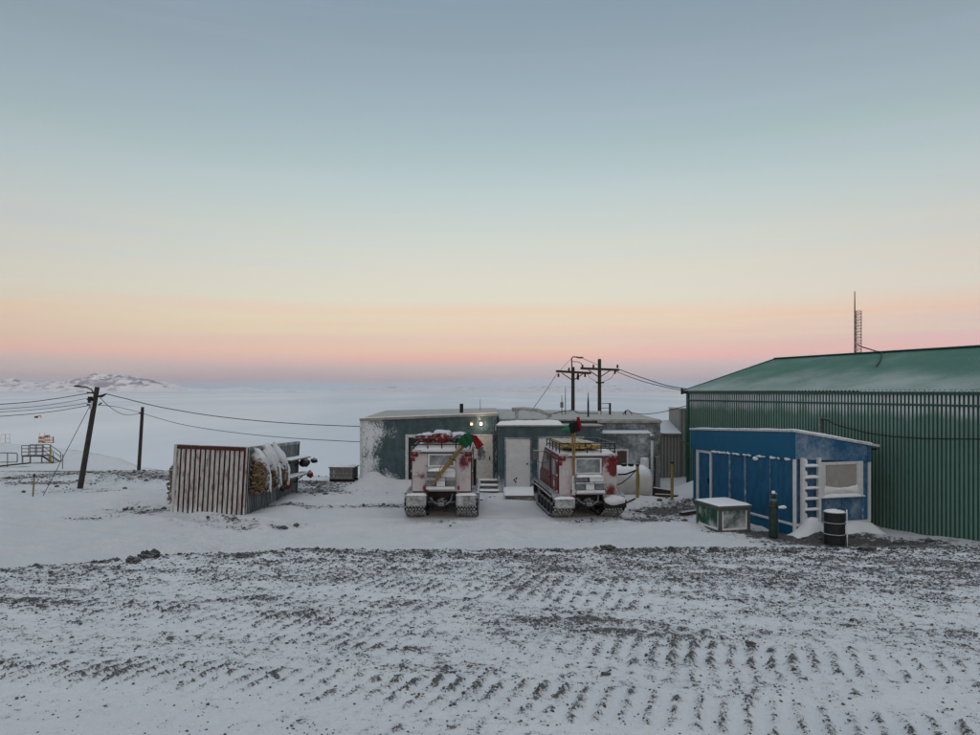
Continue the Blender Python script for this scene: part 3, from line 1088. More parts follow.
# roof slopes, ribs running from ridge to eave
for side in (0, 1):
    mb = MB()
    pitch = 0.15
    n = int((GL + 0.3) / pitch)
    prof = []
    for i in range(n):
        x = -0.15 + i * pitch
        prof += [(x, 0.0), (x + pitch * 0.42, 0.0), (x + pitch * 0.56, 0.035), (x + pitch * 0.86, 0.035)]
    prof.append((GL + 0.15, 0.0))
    y0 = -0.12 if side == 0 else 2 * GW + 0.12
    z0 = GE - 0.12 * RP + 0.03
    segs = 5
    for k in range(segs + 1):
        y = y0 + (GW - y0) * k / segs
        z = z0 + (GRZ + 0.03 - z0) * k / segs
        for (x, h) in prof:
            mb.v.append((x, y, z + h))
    m = len(prof)
    for k in range(segs):
        for i in range(m - 1):
            a = k * m + i
            mb.face(a, a + 1, a + m + 1, a + m) if side == 0 else mb.face(a, a + m, a + m + 1, a + 1)
    mb.build('roof_slope', M_greenr, gb)
MB().box(-0.16, GL + 0.16, GW - 0.16, GW + 0.16, GRZ + 0.045, GRZ + 0.10).build('ridge_cap', M_greent, gb, bevel=0.02)
MB().box(-0.05, GL, -0.075, -0.004, GE - 0.11, GE - 0.035).build('eave_trim', M_greent, gb, bevel=0.01)
MB().box(0.0, GL, -0.045, -0.004, 3.585, 3.645).build('girt_trim', M_greent, gb, bevel=0.008)
MB().box(-0.07, 0.07, -0.05, 0.06, -0.6, GE - 0.04).build('corner_trim', M_greent, gb, bevel=0.01)
MB().hexa([(-0.19, -0.12, GE - 0.12), (-0.14, -0.12, GE - 0.12), (-0.14, GW, GRZ - 0.1), (-0.19, GW, GRZ - 0.1),
           (-0.19, -0.12, GE + 0.05), (-0.14, -0.12, GE + 0.05), (-0.14, GW, GRZ + 0.10), (-0.19, GW, GRZ + 0.10)]).build('verge_trim', M_greent, gb)
# insulator where the power line meets the corner
mb = MB().tube([(-0.05, -0.05, 3.9), (-0.12, -0.22, 3.96)], 0.03).tube([(-0.12, -0.22, 3.86), (-0.12, -0.22, 4.12)], 0.05)
mb.build('insulator', M_black, gb)
# bracket for the wall cable
def g2w(x, y, z):
    c, s = math.cos(gang), math.sin(gang)
    return Vector((GX + c * x - s * y, GY + s * x + c * y, z))
def wall_x(px):
    k = (px - CX) / FPX
    # GX + .335 t = k (GY - .942 t)
    return (k * GY - GX) / (0.335 + 0.942 * k)
bx = wall_x(822)
bz = lambda px, py: CAMZ - (py - HY) / FPX * (GY - 0.942 * wall_x(px))
mb = MB().box(bx - 0.02, bx + 0.02, -0.10, -0.003, bz(822, 436), bz(822, 417)).box(bx, bx + 0.42, -0.09, -0.06, bz(822, 419), bz(822, 418))
mb.build('cable_bracket', M_steel, gb)
# drooping cable on the wall and cable on the roof
pts = []
for (px, py) in [(823, 419), (830, 420), (836, 424), (850, 428), (870, 433), (895, 436.5), (925, 438.5), (955, 439), (990, 439)]:
    x = wall_x(px)
    p = g2w(x, -0.10, 0)
    p.z = CAMZ - (py - HY) / FPX * p.y
    pts.append(p)
tag(MB().tube(pts, 0.016, 6).build('wall_cable', M_wire), 'thin black cable sagging across the green corrugated wall', 'cable')
# lattice mast on the ridge
def ridge_t(px):
    k = (px - CX) / FPX
    X0, Y0 = GX + 0.942 * GW, GY + 0.335 * GW
    return (k * Y0 - X0) / (0.335 + 0.942 * k)
mx = ridge_t(852.5)
mp_ = g2w(mx, GW + 0.25, GRZ - 0.1)
mast = thing('lattice_mast', 'slim lattice antenna mast rising above the green roof', 'antenna mast', mp_, gang + R(60))
hm = 4 + (391 - 311) / FPX * mp_.y - mp_.z
hw = 4 + (391 - 291.5) / FPX * mp_.y - mp_.z
corners = [(-0.12, -0.07), (0.12, -0.07), (0.0, 0.14)]
for (x, y) in corners[1:]:
    MB().tube([(x, y, -0.05), (x, y, hm)], 0.014, 6).build('mast_leg', M_black, mast)
MB().tube([(corners[0][0], corners[0][1], -0.05), (corners[0][0], corners[0][1], hm), (corners[0][0], corners[0][1], hw)], [0.024, 0.024, 0.016], 6).build('whip', M_black, mast)
nb = 16
for i in range(nb):
    z0, z1 = hm * i / nb, hm * (i + 1) / nb
    mb = MB()
    for k in range(3):
        a, b = corners[k], corners[(k + 1) % 3]
        if i % 2:
            a, b = b, a
        mb.tube([(a[0], a[1], z0), (b[0], b[1], z1)], 0.006, 4).tube([(a[0], a[1], z1), (b[0], b[1], z1)], 0.006, 4)
    mb.build('lattice_bay', M_black, mast)
MB().box(-0.2, 0.2, -0.2, 0.2, -0.09, 0.03).build('base_plate', M_steel, mast)
pts = []
for (px, py, up) in [(856, 344, 0), (863, 347, 0), (870, 349, 0), (876, 351, 0)]:
    x = ridge_t(px)
    p = g2w(x, GW - 0.05, 0)
    p.z = max(CAMZ - (py - HY) / FPX * p.y, GRZ + 0.12)
    pts.append(p)
pts[0] = Vector((mp_.x, mp_.y, pts[0].z))
for (yy_, dx) in [(4.5, 0.5), (3.9, 1.0), (3.3, 1.5), (2.5, 2.05)]:
    p = g2w(ridge_t(876) + dx, yy_, 0)
    p.z = up_at(yy_) + 0.115
    pts.append(p)
tag(MB().tube(pts, 0.022, 6).build('roof_cable', M_wire), 'black cable from the lattice mast lying down the green roof', 'cable')

# ------------------------------------------------------------------ blue hut
HX, HYY, HA = 8.35, 19.5, R(15.2)
HL, HW = 5.15, 2.5
HZ = 0.0
hut = thing('blue_hut', 'blue panelled hut with a white window and ladder beside the green building', 'hut', (HX, HYY, HZ), HA)
cu, su = math.cos(HA), math.sin(HA)


def htop(x, y):
    return 2.86 - 0.165 * x - 0.042 * y


def hleft(px):   # distance along the left face for a photo column
    k = (px - CX) / FPX
    return (HX - k * HYY) / (k * cu + su)


def hright(px):
    k = (px - CX) / FPX
    return (k * HYY - HX) / (cu - k * su)


def hlz(px, py):
    return CAMZ - (py - HY) / FPX * (HYY + cu * hleft(px))


def hrz(px, py):
    return CAMZ - (py - HY) / FPX * (HYY + su * hright(px))


# inner core walls (dark gaps show between panels)
mb = MB().hexa([(0.05, 0.05, -0.3), (HW - 0.05, 0.05, -0.3), (HW - 0.05, HL - 0.05, -0.3), (0.05, HL - 0.05, -0.3),
                (0.05, 0.05, htop(0, 0) - 0.02), (HW - 0.05, 0.05, htop(HW, 0) - 0.02), (HW - 0.05, HL - 0.05, htop(HW, HL) - 0.02), (0.05, HL - 0.05, htop(0, HL) - 0.02)])
mb.build('wall_core', M_blue, hut)
# left face: panels between the photographed seams
fz = lambda y: 2.13 - 0.025 * y
seams = [0.0, hleft(770.5), hleft(745.5), hleft(730), hleft(712)]
for a, b in zip(seams[:-1], seams[1:]):
    MB().hexa([(0.0, a + 0.012, 0.08), (0.048, a + 0.012, 0.08), (0.048, b - 0.012, 0.08), (0.0, b - 0.012, 0.08),
               (0.0, a + 0.012, fz(a)), (0.048, a + 0.012, fz(a)), (0.048, b - 0.012, fz(b)), (0.0, b - 0.012, fz(b))]).build('wall_panel', M_blue, hut, bevel=0.006)
for y, wd in ((seams[1], 0.012), (seams[2], 0.045), (seams[3], 0.04)):
    MB().box(-0.02, 0.02, y - wd, y + wd, 0.1, fz(y) - 0.02).build('batten', paint('batten_paint', (0.06, 0.13, 0.22), 0.36, 6, 0.6, width=0.25) if 'batten_paint' not in MATS else MATS['batten_paint'], hut)
# door
d0, d1 = hleft(711.5), hleft(697)
dz = hlz(704, 450.5)
dr = MB().box(0.01, 0.045, d0 + 0.07, d1 - 0.07, 0.15, dz - 0.07).build('door', M_blue, hut, bevel=0.005)
MB().box(-0.035, 0.012, d0 + 0.15, d0 + 0.2, 0.95, 1.13).build('handle', M_black, dr)
fm = MB().box(-0.03, 0.05, d0, d0 + 0.075, 0.1, dz).box(-0.03, 0.05, d1 - 0.11, d1 + 0.01, 0.1, dz).box(-0.032, 0.052, d0 - 0.002, d1 + 0.012, dz - 0.075, dz + 0.01)
fm.build('door_frame', M_white, dr, bevel=0.006)
MB().box(-0.0, 0.048, d1 + 0.02, HL, 0.08, fz(HL)).build('wall_panel', M_blue, hut, bevel=0.006)
# fascia boards
def fascia(x0, y0, x1, y1, out, name, mat, lo0, lo1):
    n = Vector((y1 - y0, -(x1 - x0), 0)).normalized() * out
    z0, z1 = htop(x0, y0), htop(x1, y1)
    p, q = Vector((x0, y0, 0)), Vector((x1, y1, 0))
    pts = [p + n + Vector((0, 0, lo0)), q + n + Vector((0, 0, lo1)), q + Vector((0, 0, lo1)), p + Vector((0, 0, lo0)),
           p + n + Vector((0, 0, z0)), q + n + Vector((0, 0, z1)), q + Vector((0, 0, z1)), p + Vector((0, 0, z0))]
    return fixn(MB().hexa(pts).build(name, mat, hut, bevel=0.006))
fascia(0, HL + 0.05, 0, -0.06, 0.06, 'fascia', M_bluefas, fz(HL), fz(0))
fascia(0, 0, hright(866), 0, 0.06, 'fascia', M_bluefas2, 2.13, hrz(866, 461.5))
fascia(hright(866.6), 0, HW + 0.02, 0, 0.06, 'fascia', M_bluefas2, hrz(866, 461.5), hrz(885, 461))
# crumbs of snow along the fascia's lower lip
mb = MB()
rr = random.Random(5)
for i in range(30):
    y = rr.uniform(0.1, seams[4])
    if 2.2 < y < 2.6 and i % 2:
        continue
    mb.blob((-0.03, y, fz(y) - 0.01), 0.05, rr.uniform(0.05, 0.13), rr.uniform(0.025, 0.05), seed=i, nu=8, nv=5)
mb.blob((-0.05, hleft(757), fz(1.9) - 0.08), 0.07, 0.10, 0.06, seed=50)
tag(mb.build('snow_crumbs', M_snow, hut, smooth=True), kind='stuff')
# roof sheet with overhang and a snow edge
ov = 0.28
def roofpts(x0, x1, y0, y1, dz0, dz1):
    return [(x0, y0, htop(x0, y0) + dz0), (x1, y0, htop(x1, y0) + dz0), (x1, y1, htop(x1, y1) + dz0), (x0, y1, htop(x0, y1) + dz0),
            (x0, y0, htop(x0, y0) + dz1), (x1, y0, htop(x1, y0) + dz1), (x1, y1, htop(x1, y1) + dz1), (x0, y1, htop(x0, y1) + dz1)]
rf = MB().hexa(roofpts(-0.09, HW + ov, -0.10, HL + 0.1, 0.004, 0.07)).build('roof', M_trim, hut, bevel=0.01)
MB().cap_snow(-0.05, HW + ov - 0.02, -0.07, HL + 0.06, 0, 0.04, seed=3, nx=18, ny=30, zf=lambda x, y: htop(x, y) + 0.075).build('roof_snow', M_snow, rf, smooth=True)
# right face
wx0, wx1 = hright(819), hright(861.5)
wz1, wz0 = hrz(840, 461.5), hrz(840, 496)
lx0, lx1 = hright(798.5), hright(817.2)
ff = lambda x: 2.13 - 0.055 * x
base_z = 0.36
def rpanel(a, b, z0, z1=None, mat=M_bluef):
    MB().hexa([(a + 0.01, 0.0, z0), (b - 0.01, 0.0, z0), (b - 0.01, 0.048, z0), (a + 0.01, 0.048, z0),
               (a + 0.01, 0.0, z1 or ff(a)), (b - 0.01, 0.0, z1 or ff(b)), (b - 0.01, 0.048, z1 or ff(b)), (a + 0.01, 0.048, z1 or ff(a))]).build('wall_panel', mat, hut, bevel=0.006)
sm = hright(862.5)
rpanel(0.02, wx0 - 0.01, base_z)
rpanel(wx0 - 0.01, hright(842), base_z, wz0 - 0.01)
rpanel(hright(842), sm, base_z, wz0 - 0.01)
rpanel(sm, HW - 0.04, base_z)
MB().box(sm - 0.025, sm + 0.02, -0.02, 0.02, base_z, ff(sm)).build('batten', MATS['batten_paint'], hut)
MB().box(-0.045, 0.045, -0.045, 0.0, 0.0, 2.13).build('corner_trim', M_white, hut)
MB().box(HW - 0.055, HW + 0.03, -0.035, 0.05, base_z - 0.05, ff(HW)).build('corner_trim', M_white, hut)
# skirting ledges with snow
MB().box(0.05, HW, -0.06, 0.03, base_z - 0.09, base_z - 0.005).build('skirting', M_white, hut, bevel=0.015)
MB().box(0.02, HW - 0.02, 0.004, 0.05, -0.3, base_z - 0.09).build('skirting', M_bluefas, hut)
MB().box(-0.075, 0.03, 0.0, 3.2, 0.30, 0.36).build('skirting', M_white, hut, bevel=0.015)
MB().box(-0.045, 0.03, 0.0, 3.2, -0.2, 0.29).build('skirting', M_bluefas, hut)
# window
wi = MB().box(wx0 + 0.06, wx1 - 0.06, 0.02, 0.04, wz0 + 0.06, wz1 - 0.05).build('window', M_curtain, hut)
pr0, pr1 = hright(824), hright(855.5)
pz1, pz0 = hrz(840, 464.5), hrz(840, 489)
fr = MB().box(wx0, pr0, -0.07, 0.03, wz0, wz1).box(pr1, wx1, -0.07, 0.03, wz0, wz1).box(pr0, pr1, -0.068, 0.03, pz1, wz1 - 0.002).box(pr0, pr1, -0.068, 0.03, wz0 + 0.002, pz0)
fr.build('window_frame', M_white, wi, bevel=0.01)
MB().box(pr0 - 0.01, pr1 + 0.01, -0.035, -0.03, pz0, pz1).build('pane', paint('frosted_pane', (0.36, 0.335, 0.32), 0.22, 2.0, 0.25, top=0, var=0.08, width=0.25, spec=0.5), wi)
MB().box(wx0 - 0.03, wx1 + 0.03, -0.12, 0.0, wz0 - 0.03, wz0 + 0.01).build('sill', M_white, wi, bevel=0.01)
MB().cap_snow(wx0 + 0.04, wx1 - 0.04, -0.13, -0.02, wz0 + 0.01, 0.15, seed=8, nx=22, ny=8, over=0.0).build('sill_snow', M_snow, wi, smooth=True)
mb = MB()
for i in range(13):
    u = i / 12
    x = pr0 + (pr1 - pr0) * u
    hh = 0.05 + 0.07 * (2 * u - 1) ** 2
    mb.blob((x, -0.05, pz0), 0.07, 0.03, hh, seed=i + 3, nu=8, nv=6, amp=0.12)
mb.build('sill_snow', M_snow, wi, smooth=True)
# ladder fixed to the wall
lz0, lz1 = hrz(808, 524), hrz(808, 457.5)
lad = MB()
ladroot = MB().box(lx0, lx0 + 0.085, -0.17, -0.055, lz0, lz1).build('ladder', M_white, hut, bevel=0.01)
MB().box(lx1 - 0.085, lx1, -0.17, -0.055, lz0, lz1).build('ladder_rail', M_white, ladroot, bevel=0.01)
for py in (466, 477.4, 488, 498.6, 509.2, 519.5):
    z = hrz(808, py)
    r_ = MB().box(lx0 + 0.085, lx1 - 0.085, -0.165, -0.06, z - 0.018, z + 0.03).build('rung', M_white, ladroot, bevel=0.008)
mb = MB()
for k, py in enumerate((466, 477.4, 488, 498.6, 509.2, 519.5)):
    z = hrz(808, py)
    mb.cap_snow(lx0 + 0.05, lx1 - 0.05, -0.16, -0.06, z + 0.03, 0.05 + 0.03 * (k % 2), seed=k * 7, nx=10, ny=6)
    mb.blob((lx0 + 0.15, -0.075, z + 0.11), 0.08, 0.03, 0.10, seed=k, nu=9, nv=6)
mb.build('rung_snow', M_snow, ladroot, smooth=True)
# wall lamp under the roof corner
MB().box(HW + 0.05, HW + 0.2, -0.08, 0.02, htop(HW, 0) - 0.12, htop(HW, 0) - 0.06).build('eave_bracket', M_black, hut)


# snow drifted against the hut
def drift(name, label, pts, h, seed, root=None):
    """long low bank of snow: pts = centre line (x, y, half width, height)"""
    mb = MB()
    n = len(pts)
    m = 14
    for i, (x, y, hw_, hh) in enumerate(pts):
        a = pts[max(i - 1, 0)]
        b = pts[min(i + 1, n - 1)]
        d = Vector((b[0] - a[0], b[1] - a[1], 0)).normalized()
        nn = Vector((-d.y, d.x, 0))
        for k in range(m + 1):
            u = -1 + 2 * k / m
            px, py = x + nn.x * hw_ * u, y + nn.y * hw_ * u
            z = hz(px, py) - 0.05 + (hh + 0.05) * (1 - u * u) ** 1.3 * (0.75 + 0.5 * float(fbm(px * 2 + seed, py * 2, 33, 3)))
            mb.v.append((px, py, z))
    for i in range(n - 1):
        for k in range(m):
            a = i * (m + 1) + k
            mb.face(a, a + 1, a + m + 2, a + m + 1)
    o = fixn(mb.build(name, M_drift, smooth=True))
    if o.data.polygons[len(o.data.polygons) // 2].normal.z < 0:
        o.data.flip_normals()
    return tag(o, label, 'snow drift')


def hw_(x, y):
    return (HX + cu * x - su * y, HYY + su * x + cu * y)


drift('snow_drift', 'white snow drift along the foot of the hut under its window', [(*hw_(1.0 + 0.18 * i, -0.22), 0.5 + 0.05 * math.sin(i), 0.02 + 0.30 * min(1, (i + .2) / 3, (9.2 - i) / 2)) for i in range(10)], 0.3, 1)
drift('snow_drift', 'pointed snow drift at the foot of the white ladder', [(*hw_(-0.25 + 0.075 * i, -0.20), 0.46, 0.26 * math.exp(-((i - 8) / 4.8) ** 2)) for i in range(18)], 0.4, 2)

# ------------------------------------------------------------------ green crate, cylinder, drum by the hut
cr = thing('green_crate', 'low green panelled crate with snow on its lid beside the blue hut', 'crate', (*gnd(719.5, 534.5), 0.0), R(14))
cz0, cz1 = -0.02, 0.72
CWX, CWY = 0.98, 1.25
for (x0, y0) in ((0, 0), (CWX - 0.08, 0), (0, CWY - 0.08), (CWX - 0.08, CWY - 0.08)):
    MB().box(x0, x0 + 0.08, y0, y0 + 0.08, cz0 - 0.1, cz1).build('post', M_cratew, cr, bevel=0.008)
MB().box(0.085, CWX - 0.085, 0.03, 0.06, 0.10, cz1).build('front_panel', M_crateg2, cr)
MB().box(0.03, 0.06, 0.085, CWY - 0.085, 0.10, cz1).build('side_panel', M_crateg, cr)
MB().box(CWX - 0.06, CWX - 0.03, 0.085, CWY - 0.085, 0.10, cz1).build('side_panel', M_crateg, cr)
MB().box(0.085, CWX - 0.085, CWY - 0.06, CWY - 0.03, 0.10, cz1).build('back_panel', M_crateg, cr)
for nm, bx_ in (('rail', (0.085, CWX - 0.085, 0.0, 0.075, 0.02, 0.10)), ('rail', (0.085, CWX - 0.085, 0.0, 0.075, cz1 - 0.075, cz1 - 0.004)),
                ('rail', (0.0, 0.075, 0.085, CWY - 0.085, 0.02, 0.10)), ('rail', (0.0, 0.075, 0.085, CWY - 0.085, cz1 - 0.075, cz1 - 0.004))):
    MB().box(*bx_).build(nm, M_cratew, cr, bevel=0.006)
for (x0, x1, z0, z1) in ((0.10, 0.135, 0.11, 0.63), (CWX - 0.135, CWX - 0.10, 0.11, 0.63), (0.136, CWX - 0.136, 0.105, 0.15)):
    MB().box(x0, x1, 0.012, 0.029, z0, z1).build('snow_bead', M_snow, cr, bevel=0.012)
for (y0, y1, z0, z1) in ((0.10, 0.13, 0.11, 0.63), (0.131, CWY - 0.1, 0.105, 0.15)):
    MB().box(0.012, 0.029, y0, y1, z0, z1).build('snow_bead', M_snow, cr, bevel=0.012)
lid = MB().box(-0.04, CWX + 0.04, -0.04, CWY + 0.05, cz1, cz1 + 0.07).build('lid', M_cratew, cr, bevel=0.01)
MB().cap_snow(-0.02, CWX + 0.02, -0.02, CWY + 0.03, cz1 + 0.075, 0.035, seed=4).build('lid_snow', M_snow, lid, smooth=True)

gx, gy = gnd(773.5, 540)
gz = hz(gx, gy)
gc = thing('gas_cylinder', 'tall dark green gas cylinder standing in front of the blue hut', 'gas cylinder', (gx, gy, gz), 0.4)
MB().lathe([(0.0, 0), (0.115, 0.005), (0.12, 0.03), (0.12, 0.86), (0.115, 0.93), (0.09, 1.0), (0.05, 1.04), (0.045, 1.06), (0.0, 1.06)], n=24).build('cylinder_body', M_cyl, gc, smooth=True)
MB().lathe([(0.0, 1.04), (0.055, 1.045), (0.06, 1.16), (0.045, 1.19), (0.0, 1.20)], n=16).build('valve_guard', M_cyl, gc, smooth=True)
MB().tube([(0, 0, 1.15), (0.10, -0.02, 1.16)], 0.02).build('valve', M_steel, gc)
MB().lathe([(0.121, 0.80), (0.128, 0.80), (0.128, 0.84), (0.121, 0.84)], n=24).build('strap', M_black, gc)
MB().tube([(0.1, -0.05, 0.83), (0.27, -0.1, 0.77), (0.33, -0.06, 0.74)], [0.03, 0.02, 0.02]).build('strap_arm', M_black, gc)
MB().blob((0.21, -0.09, 0.81), 0.16, 0.06, 0.045, seed=2, amp=0.45).build('snow_lump', M_snow, gc, smooth=True)
MB().blob((0.0, 0.0, 1.2), 0.05, 0.05, 0.05, seed=6).build('snow_lump', M_snow, gc, smooth=True)

bxp, byp = gnd(834.5, 545.5)
bzp = hz(bxp, byp)
br = thing('oil_drum', 'black steel drum with snow on its lid in front of the blue hut', 'drum', (bxp, byp, bzp), 0.3)
br.scale = (0.90, 0.90, 0.98)
prof = [(0.0, -0.02), (0.285, -0.02), (0.295, 0.0), (0.285, 0.015)]
for z in (0.28, 0.58):
    prof += [(0.282, z - 0.03), (0.300, z - 0.008), (0.300, z + 0.008), (0.282, z + 0.03)]
prof += [(0.282, 0.84), (0.295, 0.85), (0.295, 0.875), (0.28, 0.875), (0.275, 0.86), (0.0, 0.86)]
MB().lathe(prof, n=32).build('drum_shell', M_barrel, br, smooth=False, bevel=0.003)
MB().lathe([(0.30, 0.863), (0.25, 0.90), (0.12, 0.93), (0.0, 0.94)], n=20).build('lid_snow', M_snow, br, smooth=True)
mb = MB()
for a, z0, z1 in ((-1.9, 0.05, 0.86), (-1.05, -0.05, 0.5)):
    pass
mb.tube([(0.03 + 0.17, -0.245, 0.95), (0.2, -0.255, 0.6), (0.19, -0.27, 0.25), (0.2, -0.275, -0.05)], [0.018, 0.012, 0.016, 0.01], 8)
mb.build('snow_streak', M_snow, br, smooth=True)
mb = MB().tube([(0.05, -0.05, 0.93), (0.1, -0.12, 1.0), (0.22, -0.2, 0.96), (0.28, -0.22, 0.87)], 0.018, 8)
mb.build('hose_end', M_black, br)

# plank on the snow left of the crate
p0, p1 = gnd(681, 517), gnd(693, 514)
o = MB().beam((p0[0], p0[1], 0.10), (p1[0] + 0.1, p1[1] - 0.2, 0.13), 0.16, 0.10).build('plank', M_dkwood, bevel=0.008)
tag(o, 'short brown plank lying on the snow left of the green crate', 'plank')

# ------------------------------------------------------------------ grey shed behind
sh = thing('grey_shed', 'pale grey corrugated shed standing behind the fuel tank', 'shed', (at(655, 487, 33)[0], 33, 0), 0)
sx0 = sh.location.x
wlow = at(681, 0, 33)[0] - sx0
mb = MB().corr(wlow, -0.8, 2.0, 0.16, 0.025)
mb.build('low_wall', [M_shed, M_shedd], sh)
MB().hexa([(-0.05, -0.1, 1.98), (wlow, -0.1, 1.98), (wlow, 2.2, 2.5), (-0.05, 2.2, 2.5), (-0.05, -0.1, 2.04), (wlow, -0.1, 2.04), (wlow, 2.2, 2.56), (-0.05, 2.2, 2.56)]).build('low_roof', M_shed, sh)
MB().box(0, wlow, 0.03, 2.1, -0.8, 1.97).build('core', M_shedd, sh)
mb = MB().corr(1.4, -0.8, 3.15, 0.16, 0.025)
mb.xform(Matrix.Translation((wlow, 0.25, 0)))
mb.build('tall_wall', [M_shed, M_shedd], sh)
MB().box(wlow + 0.012, wlow + 1.4, 0.29, 2.3, -0.8, 3.14).build('tall_core', M_shed, sh)
MB().box(wlow - 0.04, wlow + 1.44, 0.2, 2.35, 3.16, 3.24).build('tall_roof', M_snow, sh, bevel=0.02)

# ------------------------------------------------------------------ station building (three joined sections)
SY = 28.8
X0 = at(361, 0, SY)[0]
X1 = at(497, 0, SY)[0]
XM1 = at(588, 0, 28.6)[0]
X2 = at(660.5, 0, 29.2)[0]
sb = thing('station_building', 'long low dark teal station building with frost on its walls', 'building', (X0, SY, 0), 0)


def L(x):
    return x - X0


def zt(px, py, Y):
    return CAMZ - (py - HY) / FPX * Y


# left section
zl0, zl1 = zt(361, 420.5, SY), zt(497, 415, SY)
W1 = X1 - X0
mb = MB().hexa([(0, 0, -0.4), (W1, 0, -0.4), (W1, 7, -0.6), (0, 7, -0.6), (0, 0, zl0), (W1, 0, zl1), (W1, 7, zl1 + 0.02), (0, 7, zl0 + 0.1)])
mb.build('left_wall', M_teal, sb, bevel=0.02)
mb = MB().hexa([(-0.06, -0.08, zl0 - 0.02), (W1 + 0.05, -0.08, zl1 - 0.02), (W1 + 0.05, 7.1, zl1 + 0.03), (-0.06, 7.1, zl0 + 0.12),
                (-0.06, -0.08, zl0 + 0.07), (W1 + 0.05, -0.08, zl1 + 0.07), (W1 + 0.05, 7.1, zl1 + 0.12), (-0.06, 7.1, zl0 + 0.22)])
rf1 = mb.build('left_roof', M_roofb, sb, bevel=0.03)
MB().hexa([(-0.07, -0.10, zl0 + 0.075), (W1 + 0.05, -0.10, zl1 + 0.075), (W1 + 0.05, -0.0, zl1 + 0.075), (-0.07, -0.0, zl0 + 0.075),
           (-0.07, -0.10, zl0 + 0.11), (W1 + 0.05, -0.10, zl1 + 0.11), (W1 + 0.05, 0.0, zl1 + 0.11), (-0.07, 0.0, zl0 + 0.11)]).build('snow_lip', M_snow, rf1, bevel=0.015)
MB().tube([(L(at(461.5, 0, 31)[0]), 2.2, zl1 - 0.1), (L(at(461.5, 0, 31)[0]), 2.2, zl1 + 0.42)], 0.08, 12).build('vent_pipe', M_black, rf1)
MB().box(-0.04, 0.05, -0.04, 0.05, 0, zl0 - 0.03).build('corner_trim', M_trim, sb)


def rect(px0, px1, py0, py1, Y):
    return L(at(px0, 0, Y)[0]), L(at(px1, 0, Y)[0]), zt(0, py1, Y), zt(0, py0, Y)


# door behind the left vehicle
a, b, z0, z1 = rect(405.5, 434, 434.5, 486, SY)
dr = MB().box(a + 0.12, b - 0.12, -0.02, 0.03, z0, z1 - 0.12).build('door', M_dark, sb)
MB().box(a, a + 0.12, -0.06, 0.02, z0, z1).box(b - 0.12, b, -0.06, 0.02, z0, z1).box(a + 0.12, b - 0.12, -0.058, 0.02, z1 - 0.12, z1 - 0.002).build('door_frame', M_trim, dr, bevel=0.006)
# cream door at the right end of the left section
a, b, z0, z1 = rect(473, 492.5, 434.5, 483, SY)
dr = MB().box(a + 0.04, b - 0.04, -0.045, 0.03, z0, z1 - 0.04).build('door', M_cream, sb, bevel=0.006)
tag(dr, 'worn cream door with dark scuffs')
MB().box(a, a + 0.04, -0.06, 0.02, z0, z1).box(b - 0.04, b, -0.06, 0.02, z0, z1).box(a + 0.04, b - 0.04, -0.058, 0.02, z1 - 0.04, z1 - 0.002).build('door_frame', M_trim, dr, bevel=0.006)
MB().tube([(b - 0.12, -0.10, 1.2), (b - 0.12, -0.10, 1.36)], 0.02).build('handle', M_black, dr)
mb = MB()
for (x, z, s) in ((a + 0.28, 1.55, 0.07), (a + 0.36, 1.3, 0.06), (a + 0.25, 1.18, 0.05)):
    mb.box(x, x + s, -0.052, -0.046, z, z + s * 1.3)
MB().box(a + 0.2, a + 0.5, -0.050, -0.046, 1.2, 1.7).build('notice', paint('scuffed_notice', (0.10, 0.12, 0.13), 0.46, 9, 0.7, top=0, width=0.1), dr)
# lamps over the door
for nm, px, mt in (('wall_lamp', 471.5, M_lampo), ('wall_lamp', 481.0, M_lampw)):
    x = L(at(px, 0, SY)[0])
    z = zt(0, 424, SY)
    lm = MB().box(x - 0.07, x + 0.07, -0.09, -0.002, z - 0.06, z + 0.10).build(nm, M_steel, sb, bevel=0.01)
    MB().lathe([(0.0, -0.15), (0.035, -0.145), (0.052, -0.12), (0.052, -0.09)], (x, 0, z), 'Y', 14).build('bulb', mt, lm, smooth=True)
    tag(lm, 'lit orange lamp' if mt is M_lampo else 'lit white lamp')
pl = bpy.data.lights.new('wall_lamp_glow', 'POINT')
pl.energy = 5.0
pl.color = (1.0, 0.82, 0.6)
pl.shadow_soft_size = 0.08
po = bpy.data.objects.new('wall_lamp_glow', pl)
COL.objects.link(po)
po.parent = sb
po.location = (L(at(481, 0, SY)[0]), -0.28, zt(0, 424, SY))
# steps
a, b, z0, z1 = rect(476, 499, 483, 493, 28.0)
for k in range(3):
    MB().box(a, b, -0.45 - 0.28 * k, -0.17 - 0.28 * k if k else 0.0, 0.44 - 0.17 * k - 0.06, 0.44 - 0.17 * k).build('step', M_grwood, sb, bevel=0.01)
    MB().cap_snow(a, b, -0.45 - 0.28 * k, -0.17 - 0.28 * k, 0.445 - 0.17 * k, 0.04, seed=k, nx=12, ny=5).build('step_snow', M_snow, sb, smooth=True)
# conduit and downpipe at the junction
MB().tube([(W1 - 0.12, -0.08, 0.3), (W1 - 0.12, -0.08, zl1 - 0.1)], 0.035, 8).build('downpipe', M_teal2, sb)

